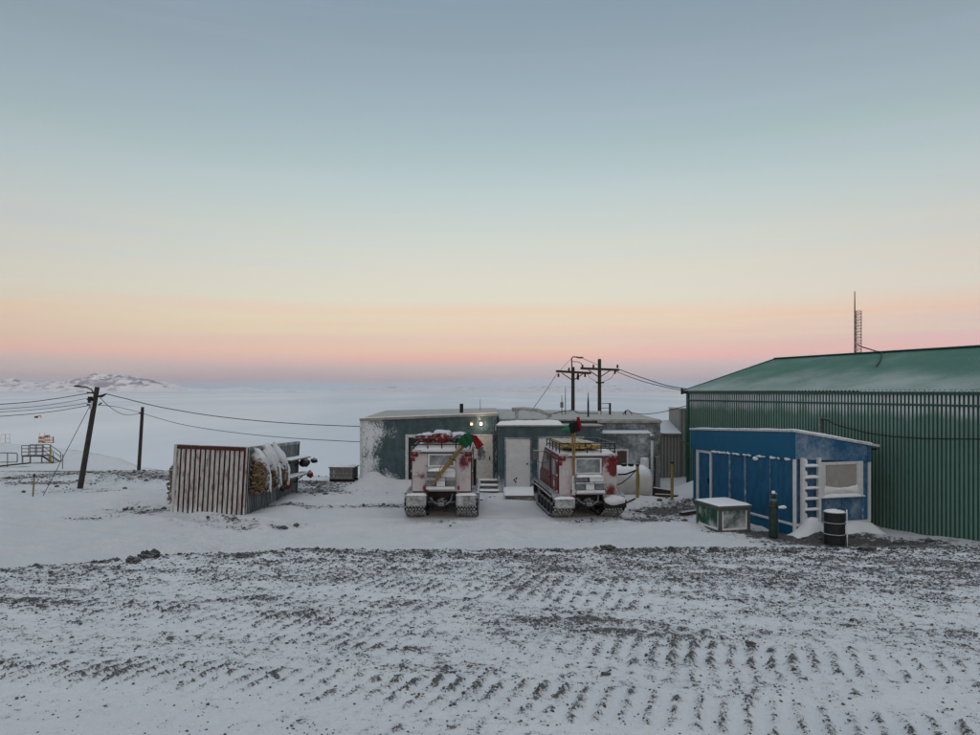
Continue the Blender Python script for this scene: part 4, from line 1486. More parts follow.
# middle section: porch in front, taller body behind
PY = -0.75
a, b = L(at(497.5, 0, SY + PY)[0]), L(XM1) + 0.5
pz = zt(0, 426.5, SY + PY)
MB().box(a, b, PY, 0.6, -0.4, pz).build('porch_wall', M_teal2, sb, bevel=0.015)
MB().box(a - 0.05, b + 0.02, PY - 0.07, 0.62, pz + 0.003, pz + 0.06).build('porch_roof', M_roofb, sb, bevel=0.015)
MB().cap_snow(a, a + 2.6, PY - 0.02, 0.5, pz + 0.065, 0.16, seed=11, nx=24, ny=10).build('porch_snow', M_snow, sb, smooth=True)
zm = zt(0, 421, 29.4)
MB().box(W1 + 0.06, L(X2) - 0.1, 0.61, 7.0, -0.5, zm).build('middle_wall', M_teal2, sb)
MB().hexa([(W1 + 0.08, 0.5, zm + 0.003), (L(X2) + 0.05, 0.5, zm + 0.003), (L(X2) + 0.05, 7.1, zm + 0.14), (W1 + 0.08, 7.1, zm + 0.24),
           (W1 + 0.08, 0.5, zm + 0.10), (L(X2) + 0.05, 0.5, zm + 0.06), (L(X2) + 0.05, 7.1, zm + 0.2), (W1 + 0.08, 7.1, zm + 0.34)]).build('middle_roof', M_roofb, sb, bevel=0.02)


def door(px0, px1, py0, py1, Y, mat, fy, handle=True, label=None):
    a, b, z0, z1 = rect(px0, px1, py0, py1, Y)
    d = MB().box(a + 0.06, b - 0.06, fy - 0.045, fy + 0.03, z0, z1 - 0.06).build('door', mat, sb, bevel=0.006)
    MB().box(a, a + 0.055, fy - 0.07, fy + 0.02, z0, z1).box(b - 0.055, b, fy - 0.07, fy + 0.02, z0, z1).box(a + 0.055, b - 0.055, fy - 0.068, fy + 0.02, z1 - 0.055, z1 - 0.002).build('door_frame', M_teal3, d, bevel=0.006)
    if handle:
        MB().lathe([(0.0, -0.11), (0.035, -0.10), (0.035, -0.07), (0.02, -0.04)], (b - 0.17, fy, z0 + 0.98), 'Y', 12).build('knob', M_black, d)
    if label:
        tag(d, label)
    return d


d1 = door(504.5, 531.5, 437.5, 488.5, SY + PY, M_door, PY, True, 'white door with a dark knob')
mb = MB()
for (dx, dz) in ((0.38, 0.34), (0.46, 0.40), (0.44, 0.27)):
    mb.blob((rect(504.5, 531, 437, 488, SY + PY)[0] + dx, PY - 0.046, rect(504, 531, 437, 488.5, SY + PY)[2] + dz), 0.035, 0.006, 0.05, seed=dx * 10, nu=7, nv=5)
tag(mb.build('scuff', M_dark, d1), kind='stuff')
d2 = door(537, 584, 436.5, 488.5, SY + PY, M_door, PY, True, 'wide white double door')
a, b, z0, z1 = rect(550, 564, 438.5, 440.5, SY + PY)
MB().box(a, b, PY - 0.062, PY - 0.048, z0, z1).build('sign_strip', M_dark, d2)
# landing in front of the white door
a, b = L(at(505, 0, 26.3)[0]), L(at(552, 0, 26.3)[0])
ld = MB().box(a, b, PY - 2.1, PY - 0.08, 0.10, 0.20).build('landing', M_grwood, sb, bevel=0.01)
MB().box(a + 0.06, b - 0.05, PY - 2.05, PY - 2.0, -0.3, 0.095).box(a + 0.06, a + 0.1, PY - 2.0, PY - 0.1, -0.3, 0.095).build('landing_skirt', M_teal2, ld)
MB().cap_snow(a, b, PY - 2.12, PY - 0.1, 0.20, 0.05, seed=14, nx=22, ny=16, over=0.03).build('landing_snow', M_snow, ld, smooth=True)
# pipe run on the roof
x0 = L(at(513, 0, 29.3)[0])
x1 = L(at(538, 0, 29.3)[0])
x2 = L(at(549, 0, 29.3)[0])
zz0 = zt(0, 409.5, 29.3)
pp = MB().tube([(x0 - 0.05, 0.45, zz0), (x0 + 0.4, 0.45, zz0 + 0.05), (x1, 0.45, zz0 - 0.02), (x1 + 0.35, 0.5, zz0 - 0.15), (x2 + 0.1, 0.55, zz0 - 0.25)], 0.085, 12).build('roof_duct', M_concr, sb, smooth=True)
for x, zb in ((x0 + 0.15, pz + 0.06), (x2 - 0.05, pz + 0.06)):
    MB().tube([(x, 0.40, zb), (x, 0.42, zz0 - 0.05 if x < x1 else zz0 - 0.22)], 0.07 if x < x1 else 0.05, 10).build('duct_leg', M_concr, pp)

# right section
RY = 0.4
xr0, xr1 = L(XM1) + 0.02, L(X2)
zr = zt(0, 423, 29.2)
MB().box(xr0 + 0.5, xr1, RY, 0.6, -0.5, zr).build('right_wall', M_teal3, sb, bevel=0.015)
MB().box(xr0 + 0.45, xr1 + 0.05, RY - 0.07, 0.495, zr + 0.003, zr + 0.10).build('right_fascia', M_roofb, sb, bevel=0.015)
LY = -0.35
a, b = xr0 + 0.52, L(at(650.5, 0, SY + LY)[0])
zle = zt(0, 434, SY + LY)
MB().box(a, b, LY, RY - 0.01, -0.5, zle).build('lean_to_wall', M_teal3, sb, bevel=0.015)
lr = MB().hexa([(a - 0.03, LY - 0.06, zle + 0.004), (b + 0.03, LY - 0.06, zle + 0.004), (b + 0.03, RY - 0.01, zle + 0.06), (a - 0.03, RY - 0.01, zle + 0.06),
                (a - 0.03, LY - 0.06, zle + 0.05), (b + 0.03, LY - 0.06, zle + 0.05), (b + 0.03, RY - 0.01, zle + 0.12), (a - 0.03, RY - 0.01, zle + 0.12)]).build('lean_to_roof', M_trim, sb, bevel=0.01)
a, b, z0, z1 = rect(604, 628.5, 449, 468, SY + LY)
wi = MB().box(a + 0.08, b - 0.08, LY - 0.02, LY + 0.02, z0 + 0.08, z1 - 0.07).build('window', M_brownglass, sb)
MB().box(a, a + 0.08, LY - 0.05, LY + 0.02, z0, z1).box(b - 0.08, b, LY - 0.05, LY + 0.02, z0, z1).box(a + 0.08, b - 0.08, LY - 0.048, LY + 0.02, z1 - 0.07, z1 - 0.001).box(a + 0.08, b - 0.08, LY - 0.048, LY + 0.02, z0 + 0.001, z0 + 0.08).box(
    (a + b) / 2 - 0.03, (a + b) / 2 + 0.03, LY - 0.047, LY + 0.015, z0 + 0.081, z1 - 0.071).build('window_frame', M_trim, wi)
x = L(at(651.5, 0, 28.4)[0])
vp = MB().tube([(x, LY - 0.12, 0.4), (x, LY - 0.12, zt(0, 440, 28.4))], 0.055, 10).build('vent_pipe', M_trim, sb, smooth=True)
MB().blob((x, LY - 0.13, zt(0, 437, 28.4)), 0.13, 0.12, 0.11, seed=3).build('vent_cowl', M_steel, vp, smooth=True)
MB().box(L(at(655.5, 0, 29)[0]), L(at(659, 0, 29)[0]), RY - 0.2, RY - 0.01, 0.05, 1.3).build('meter_box', M_grwood, sb, bevel=0.01)

# aerials on the roof
def aerial(px, Y, py0, py1, r0, r1, label, extra=None):
    p = at(px, py1, Y)
    rz_ = zm + 0.18
    o = thing('roof_antenna', label, 'antenna', (p.x, Y, rz_ - 0.1), 0, 'aerials on the station roof')
    hgt = at(px, py0, Y).z - rz_ + 0.1
    MB().tube([(0, 0, 0), (0, 0, hgt * 0.55), (0, 0, hgt)], [r0, r0, r1], 8).build('whip', M_black, o)
    MB().box(-0.09, 0.09, -0.09, 0.09, 0, 0.05).build('foot', M_steel, o)
    if extra:
        extra(o, hgt)
    return o


def ex_box(o, h):
    MB().box(-0.07, 0.07, -0.05, 0.05, h * 0.40, h * 0.66).build('aerial_box', M_steel, o)


def ex_frame(o, h):
    MB().tube([(-0.42, 0, 0.05), (-0.42, 0, h * 0.97), (0.0, 0, h * 0.97)], 0.018, 6).tube([(-0.42, 0, h * 0.62), (0, 0, h * 0.62)], 0.014, 6).build('frame', M_black, o)


def ex_hook(o, h):
    MB().tube([(0, 0, h), (0.12, 0, h + 0.06), (0.25, 0, h - 0.05), (0.3, 0, h - 0.18)], 0.018, 6).tube([(0, 0, 0.25), (-0.15, 0, 0.0)], 0.02, 6).build('bracket', M_black, o)


aerial(561.8, 33, 395, 414, 0.018, 0.010, 'short thin roof aerial with a box, left of the left crossarm pole', ex_box)
aerial(565.4, 33, 386, 414, 0.018, 0.008, 'tall thin whip aerial just left of the left crossarm pole')
aerial(588.2, 31, 392, 419, 0.040, 0.008, 'whip aerial with a thick black base between the two crossarm poles')
aerial(610, 33, 403, 417, 0.05, 0.05, 'stubby black roof post with a wire frame right of the crossarm poles', ex_frame)
aerial(625.5, 33, 411, 418, 0.03, 0.03, 'small hooked bracket on the roof where the cable lands', ex_hook)
aerial(480.3, 33, 399, 412, 0.012, 0.008, 'thin whip aerial on the left part of the station roof')

# ------------------------------------------------------------------ fuel tank and things round it
TY = 26.5
tx0, tx1 = at(600, 0, TY)[0], at(651.5, 0, TY)[0]
tk = thing('fuel_tank', 'white horizontal fuel tank with rusty yellow underside by the station wall', 'fuel tank', ((tx0 + tx1) / 2, TY, 0), 0)
hl = (tx1 - tx0) / 2
tr, tz = 0.60, zt(0, 482.5, TY)
MB().lathe([(0.0, -hl), (0.25, -hl + 0.01), (0.48, -hl + 0.07), (tr, -hl + 0.2), (tr, hl - 0.2), (0.5, hl - 0.08), (0.27, hl - 0.015), (0.0, hl)], (0, 0, tz), 'X', 32).build('shell', M_tank, tk, smooth=True)
mb = MB()
n = 10
for i in range(2):
    for k in range(n + 1):
        a_ = R(225 + 90 * k / n)
        mb.v.append(((-hl + 0.22) if i == 0 else (hl - 0.2), (tr + 0.006) * math.cos(a_), tz + (tr + 0.006) * math.sin(a_)))
for k in range(n):
    mb.face(k, k + 1, n + 2 + k, n + 1 + k)
mb.build('stained_belly', M_tanky, tk)
for x in (-hl + 0.35, hl - 0.45):
    MB().box(x - 0.08, x + 0.08, -0.45, 0.45, -0.3, tz - tr * 0.72).build('saddle', M_trim, tk)
for px in (623.5, 630.5):
    x = at(px, 0, TY)[0] - tk.location.x
    MB().lathe([(0.0, 0.0), (0.11, 0.0), (0.11, 0.12), (0.10, 0.14), (0, 0.14)], (x, -0.08, tz + tr - 0.02), 'Z', 14).build('filler_cap', M_black, tk)
x = at(645, 0, TY)[0] - tk.location.x
MB().lathe([(0.0, 0.0), (0.16, 0.0), (0.16, 0.3), (0.13, 0.36), (0, 0.38)], (x, 0.1, tz + tr - 0.05), 'Z', 16).build('vent_dome', M_white, tk)
mb = MB()
q = 0.15
cxm, czm = hl - 0.012, tz + 0.05
for k in range(4):
    a0 = (k * math.pi / 2)
    p0 = (hl + 0.008, q * math.sin(a0), czm + q * math.cos(a0))
    p1 = (hl + 0.008, q * math.sin(a0 + math.pi / 2), czm + q * math.cos(a0 + math.pi / 2))
    mb.beam(p0, p1, 0.02, 0.02, (1, 0, 0))
mb.build('diamond_mark', M_steel, tk)
MB().cap_snow(-hl + 0.25, hl - 0.25, -0.28, 0.28, 0, 0.05, seed=5, nx=20, ny=8, zf=lambda x, y: tz + math.sqrt(max(tr * tr - y * y, 0))).build('tank_snow', M_snow, tk, smooth=True)


def post(px, pyb, pyt, r, label, lean=0.0):
    x, y = gnd(px, pyb)
    o = thing('marker_post', label, 'post', (x, y, hz(x, y)), 0)
    h_ = (pyb - pyt) / FPX * y
    MB().tube([(0, 0, -0.25), (lean, 0, h_)], r, 12).build('post_shaft', M_yellow, o)
    MB().lathe([(0.0, h_ + 0.01), (r * 1.15, h_ + 0.008), (r * 1.15, h_ - 0.07), (r, h_ - 0.07)], (lean, 0, 0), 'Z', 12).build('post_cap', M_black, o)
    return o


post(637.5, 503, 470, 0.055, 'yellow post wrapped by a black hose in front of the white tank')
post(672, 503, 464.5, 0.055, 'yellow post with a dark cap right of the white tank')
# hoses
hx, hy_ = gnd(637.5, 503)
hh = lambda px, py, Y: at(px, py, Y)
pts = [hh(618, 474.5, 25.9), hh(626, 474.2, 25.7), hh(633, 471.5, 25.5), hh(638, 469, 25.4), hh(638.8, 476, 25.4), hh(638.4, 488, 25.4), hh(637.6, 498, 25.4)]
gx_, gy_ = gnd(633, 504)
pts += [Vector((gx_, gy_, hz(gx_, gy_) + 0.03)), Vector((gnd(627, 505)[0], gnd(627, 505)[1], hz(*gnd(627, 505)) + 0.02)), Vector((gnd(622, 504.5)[0], gnd(622, 504.5)[1], hz(*gnd(622, 504.5)) - 0.02))]
tag(MB().tube(pts, 0.03, 8).build('fuel_hose', M_hose, smooth=True), 'black hose hanging over the yellow post and trailing onto the snow', 'hose')
pts = [hh(617, 485, 25.8), hh(622, 483, 25.7), hh(629, 477.5, 25.55), hh(636, 470.5, 25.42)]
tag(MB().tube(pts, 0.018, 8).build('fuel_hose', M_hose, smooth=True), 'thin black hose sagging in front of the white tank', 'hose')
# timbers
def timber(px0, py0, px1, py1, Y0, Y1, w, h, label):
    a, b = at(px0, py0, Y0), at(px1, py1, Y1)
    o = MB().beam(a, b, w, h).build('timber', M_dkwood, bevel=0.01)
    tag(o, label, 'timber', 'dark timbers stacked by the tank')
timber(653, 491, 671, 494, 27.2, 26.9, 0.25, 0.30, 'thick snow topped timber right of the white tank')
timber(655, 497, 678, 498, 26.6, 26.3, 0.22, 0.24, 'dark timber lying under the thick one beside the yellow post')
timber(665, 501, 682, 501.5, 26.0, 25.7, 0.20, 0.16, 'low dark timber at the foot of the yellow post')

# slatted crate left of the station
x, y = gnd(329.5, 481.5)
sc_ = thing('slatted_crate', 'grey slatted wooden crate with snow on top left of the station building', 'crate', (x, y, hz(x, y) - 0.02), R(-4))
cw, cd, ch = 1.05, 0.9, 0.62
for i in range(6):
    MB().box(0.03 + i * 0.1685, 0.03 + i * 0.1685 + 0.15, 0.0, 0.03, 0.16, ch).build('slat', M_grwood, sc_)
for z in (0.17, 0.36, ch - 0.05):
    MB().box(0, cw, -0.03, -0.002, z - 0.03, z + 0.03).build('rail', M_grwood, sc_)
for i in range(5):
    MB().box(cw - 0.03, cw, 0.03 + i * 0.17, 0.03 + i * 0.17 + 0.15, 0.16, ch).build('slat', M_dkwood, sc_)
for xx_ in (0.0, cw - 0.07):
    for yy_ in (0.032, cd - 0.1):
        MB().box(xx_ + 0.0, xx_ + 0.035, yy_, yy_ + 0.07, -0.1, ch).build('post', M_dkwood, sc_)
MB().box(0.02, cw - 0.03, cd - 0.03, cd, 0.16, ch).build('back_board', M_dkwood, sc_)
for yy_ in (0.1, cd - 0.2):
    MB().box(-0.03, cw + 0.03, yy_, yy_ + 0.1, 0.0, 0.12).build('skid', M_dkwood, sc_)
lid = MB().box(-0.04, cw + 0.05, -0.05, cd + 0.04, ch + 0.002, ch + 0.05).build('lid', M_grwood, sc_)
MB().cap_snow(0.1, cw - 0.1, 0.0, cd, ch + 0.05, 0.10, seed=21).build('lid_snow', M_snow, lid, smooth=True)

# ------------------------------------------------------------------ rusty container
ct = thing('shipping_container', 'rusty white corrugated shipping container standing tilted in the snow', 'container', (-8.82, 22.15, -0.06), 0)
ct.rotation_euler = (R(-2.3), R(2.2), 0)


def cdz(y):
    return -0.040 * y


cw2, cl, ctz = 1.17, 6.05, 2.34
mb = MB().corr(2 * cw2 - 0.2, 0.1, ctz - 0.12, 0.153, 0.04, 0.66)
mb.xform(Matrix.Translation((-cw2 + 0.1, 0.02, 0)))
mb.build('end_wall', [M_contw, M_rust], ct)
mb = MB().corr(cl - 0.2, 0.1, ctz - 0.1, 0.16, 0.035, 0.5)
mb.xform(Matrix.Translation((cw2 - 0.02, 0.1, 0)) @ Matrix.Rotation(math.pi / 2, 4, 'Z'))
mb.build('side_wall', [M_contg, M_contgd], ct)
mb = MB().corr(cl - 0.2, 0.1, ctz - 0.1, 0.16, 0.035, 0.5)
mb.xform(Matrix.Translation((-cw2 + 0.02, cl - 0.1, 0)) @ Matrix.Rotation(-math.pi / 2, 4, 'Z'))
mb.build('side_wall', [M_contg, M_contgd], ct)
MB().box(-cw2 + 0.06, cw2 - 0.06, cl - 0.05, cl - 0.02, 0.1, ctz - 0.1).build('rear_wall', M_contg, ct)
for x in (-cw2, cw2 - 0.1):
    for y in (0.0, cl - 0.1):
        MB().box(x, x + 0.1, y, y + 0.1, -0.1, ctz).build('corner_post', M_contw if y == 0 else M_contgd, ct, bevel=0.008)
MB().box(-cw2 + 0.1, cw2 - 0.1, -0.005, 0.08, ctz - 0.12, ctz - 0.01).build('top_rail', M_rust, ct)
MB().box(-cw2 + 0.1, cw2 - 0.1, -0.003, 0.08, 0.0, 0.1).build('bottom_rail', M_contw, ct)
for x in (-cw2 + 0.004, cw2 - 0.084):
    MB().box(x, x + 0.08, 0.1, cl - 0.1, ctz - 0.1, ctz - 0.005).build('top_rail', M_contg, ct)
    MB().box(x, x + 0.08, 0.1, cl - 0.1, 0.0, 0.1).build('bottom_rail', M_rust, ct)
for x in (cw2 - 0.105, cw2 - 0.022):
    MB().box(x, x + 0.026, -0.012, 0.02, -0.05, ctz - 0.02).build('rust_seam', M_rust, ct)
rf = MB().box(-cw2 + 0.02, cw2 - 0.02, 0.02, cl - 0.02, ctz - 0.03, ctz + 0.012).build('roof', M_contg, ct)
MB().cap_snow(-cw2 + 0.06, cw2 - 0.06, 0.1, cl - 0.05, ctz + 0.012, 0.05, seed=31, nx=14, ny=30).build('roof_snow', M_drift, rf, smooth=True)


def netting(loc, rx, ry, h, seed, label, snow=True):
    """hanging bundle of knotted brown netting with snow lodged on it"""
    t = thing('netting_bundle', label, 'netting', loc, 0, 'netting bundles hung on the container')
    rr = random.Random(seed)
    MB().blob((0, 0, h * 0.42), rx * 0.8, ry * 0.8, h * 0.42, seed=seed, amp=0.25).build('bundle_core', M_rope, t)
    mb = MB()
    for i in range(170):
        z = rr.uniform(0.02, 0.85) * h
        a = rr.uniform(0, 6.283)
        wz = math.sin(math.pi * min(1, z / h * 0.8 + 0.22)) ** 0.6
        x, y = rx * math.cos(a) * wz, ry * math.sin(a) * wz
        l = rr.uniform(0.05, 0.10)
        t1 = Vector((-math.sin(a) * ry / rx, math.cos(a), rr.uniform(-1.6, 1.6))).normalized() * l
        o_ = Vector((math.cos(a), math.sin(a), 0)) * 0.03
        p = Vector((x, y, z))
        mb.tube([p - t1, p + o_, p + t1], [0.012, 0.020, 0.012], 5, cap=False)
    tag(mb.build('knotted_cord', M_rope, t), kind='stuff')
    MB().tube([(0, 0, h * 0.8), (-0.03, 0, h)], 0.02, 6).build('tie', M_rope, t)
    return t


cwx = -8.82 + cw2
spec = [(0.62, 0.30, 0.42, 'brown netting bundle nearest the container corner, snow only at its top'),
        (1.72, 0.30, 0.40, 'middle of the three brown netting bundles on the container side'),
        (2.75, 0.30, 0.40, 'farthest of the three brown netting bundles on the container side')]
for k, (y, rx, ry, lab) in enumerate(spec):
    z0 = 0.72 + cdz(y)
    t = netting((cwx + 0.22, 22.15 + y, z0), rx, ry, 1.35, 40 + k, lab)
    for q, (cc, rr3, tilt) in enumerate((((0.06, 0.10 if k == 0 else -0.12, 1.06), (0.25, 0.26, 0.38 if k == 0 else 0.52), 0.22), ((0.17, 0.32, 0.60), (0.15, 0.16, 0.56), 0.14))):
        mb = MB().blob((0, 0, 0), *rr3, seed=k * 2.3 + q, amp=0.45, nu=18, nv=14, fr=2.4)
        for i_, v_ in enumerate(mb.v):
            f_ = v_[2] / rr3[2]
            sh_ = 1.0 - 0.22 * abs(f_) if f_ > 0 else 1.0 - 0.3 * abs(f_)
            mb.v[i_] = (v_[0] * sh_ - f_ * tilt * 0.5, v_[1] * sh_ - f_ * tilt * 0.6, v_[2])
        mb.xform(Matrix.Translation(cc))
        mb.build('snow_cap', M_drift, t, smooth=True)
netting((-8.82 - cw2 - 0.12, 22.15 + 0.75, 0.32), 0.17, 0.45, 1.55, 60, 'brown netting bundle hung on the far left side of the container')

for (z, y0, y1, nm) in ((1.62, 3.5, 6.35, 'upper'), (0.98, 3.5, 6.2, 'lower')):
    o = thing('side_shelf', f'{nm} snow topped shelf on the side of the rusty container', 'shelf', (cwx + 0.06, 22.15, z), 0)
    o.rotation_euler = (R(-2.3), 0, 0)
    MB().box(0, 0.40, y0, y1, -0.03, 0.02).build('board', M_grwood, o, bevel=0.006)
    MB().cap_snow(0.02, 0.38, y0 + 0.05, y1 - 0.05, 0.02, 0.07, seed=z * 10, nx=8, ny=26).build('board_snow', M_snow, o, smooth=True)
    for y in (y0 + 0.2, y1 - 0.9):
        MB().beam((0.0, y, -0.32), (0.36, y, -0.03), 0.04, 0.04).build('bracket', M_rust, o)


def bag(loc, rx, ry, rz, mat, seed, label, cat='bag', name='kit_bag'):
    o = thing(name, label, cat, loc, 0)
    MB().blob((0, 0, 0), rx, ry, rz, seed=seed, amp=0.3, nu=16, nv=10).build('bag_body', mat, o, smooth=True)
    MB().tube([(0, -ry * 0.55, rz * 0.75), (0, -ry * 0.2, rz * 1.15), (0, ry * 0.25, rz * 1.15), (0, ry * 0.6, rz * 0.75)], 0.015, 6).build('bag_strap', M_black, o)
    return o


bag((cwx + 0.38, 22.15 + 5.7, 1.42 + cdz(5.7)), 0.20, 0.35, 0.17, M_black, 3, 'black rolled bag strapped under the upper container shelf')
bag((cwx + 0.62, 22.15 + 6.2, 1.47 + cdz(6.2)), 0.13, 0.14, 0.10, M_black, 7, 'small black bag hanging at the far end of the upper shelf')
bag((cwx + 0.28, 22.15 + 3.75, 0.80 + cdz(3.75)), 0.13, 0.22, 0.21, M_redb, 4, 'red bag hanging below the near end of the lower container shelf')
bag((cwx + 0.20, 22.15 + 3.35, 0.76 + cdz(3.35)), 0.13, 0.22, 0.22, M_black, 8, 'black bag hung between the netting and the red bag')
bag((cwx + 0.50, 22.15 + 6.05, 0.93 + cdz(6.05)), 0.12, 0.2, 0.14, M_redb, 5, 'red bag at the far end of the lower container shelf')

# ------------------------------------------------------------------ tracked snow vehicles
def hull_path(circles, n=64):
    """convex outline around circles (y, z, r), as points"""
    pts = []
    for (cy, cz, r) in circles:
        for k in range(40):
            a = 2 * math.pi * k / 40
            pts.append((cy + r * math.cos(a), cz + r * math.sin(a)))
    pts = sorted(set(pts))
    def half(ps):
        h = []
        for p in ps:
            while len(h) >= 2 and (h[-1][0] - h[-2][0]) * (p[1] - h[-2][1]) - (h[-1][1] - h[-2][1]) * (p[0] - h[-2][0]) <= 0:
                h.pop()
            h.append(p)
        return h
    lo = half(pts)
    hi = half(pts[::-1])
    hull = lo[:-1] + hi[:-1]
    # resample
    seg = [math.hypot(hull[(i + 1) % len(hull)][0] - hull[i][0], hull[(i + 1) % len(hull)][1] - hull[i][1]) for i in range(len(hull))]
    tot = sum(seg)
    out_ = []
    i, acc = 0, 0.0
    for k in range(n):
        d = tot * k / n
        while acc + seg[i] < d:
            acc += seg[i]
            i += 1
        f = (d - acc) / seg[i]
        a, b = hull[i], hull[(i + 1) % len(hull)]
        out_.append((a[0] + (b[0] - a[0]) * f, a[1] + (b[1] - a[1]) * f))
    return out_


PATH = hull_path([(0.12, 0.46, 0.30), (0.45, 0.20, 0.20), (2.95, 0.20, 0.20), (3.35, 0.46, 0.30)], 96)


def track_meshes():
    belt = MB()
    n = len(PATH)
    w0, w1 = -0.34, 0.34
    cy = sum(p[0] for p in PATH) / n
    nrm = []
    for i in range(n):
        a, b = PATH[i - 1], PATH[(i + 1) % n]
        t = Vector((b[0] - a[0], b[1] - a[1])).normalized()
        nrm.append(Vector((t.y, -t.x)))
    for i in range(n):
        p, q = PATH[i], nrm[i]
        for (x, d) in ((w0, 0.0), (w1, 0.0), (w1, -0.035), (w0, -0.035)):
            belt.v.append((x, p[0] + q.x * d, p[1] + q.y * d))
    for i in range(n):
        j = (i + 1) % n
        for k in range(4):
            k2 = (k + 1) % 4
            belt.face(4 * i + k, 4 * i + k2, 4 * j + k2, 4 * j + k)
    cle = MB()
    for i in range(n):
        p, q = PATH[i], nrm[i]
        t = Vector((-q.y, q.x))
        off = 0.0 if i % 2 else 0.045
        for c in range(7):
            x0 = w0 + 0.01 + c * 0.095 + off
            x1 = x0 + 0.06
            if x1 > w1:
                continue
            ring = []
            for (x, d, s) in ((x0, -0.002, -0.025), (x1, -0.002, -0.025), (x1, -0.002, 0.025), (x0, -0.002, 0.025),
                              (x0, 0.035, -0.016), (x1, 0.035, -0.016), (x1, 0.035, 0.016), (x0, 0.035, 0.016)):
                ring.append((x, p[0] + q.x * d + t.x * s, p[1] + q.y * d + t.y * s))
            cle.hexa(ring)
    return belt, cle


BELT, CLEAT = track_meshes()


def text_mesh(body, size, name, mat, parent, loc, rot):
    cu_ = bpy.data.curves.new(name, 'FONT')
    cu_.body = body
    cu_.size = size
    cu_.extrude = 0.002
    cu_.align_x = 'CENTER'
    tmp = bpy.data.objects.new(name + '_tmp', cu_)
    COL.objects.link(tmp)
    dg = bpy.context.evaluated_depsgraph_get()
    me = bpy.data.meshes.new_from_object(tmp.evaluated_get(dg))
    bpy.data.objects.remove(tmp)
    bpy.data.curves.remove(cu_)
    me.materials.clear()
    me.materials.append(mat)
    o = bpy.data.objects.new(name, me)
    COL.objects.link(o)
    o.parent = parent
    o.location = loc
    o.rotation_euler = rot
    return o


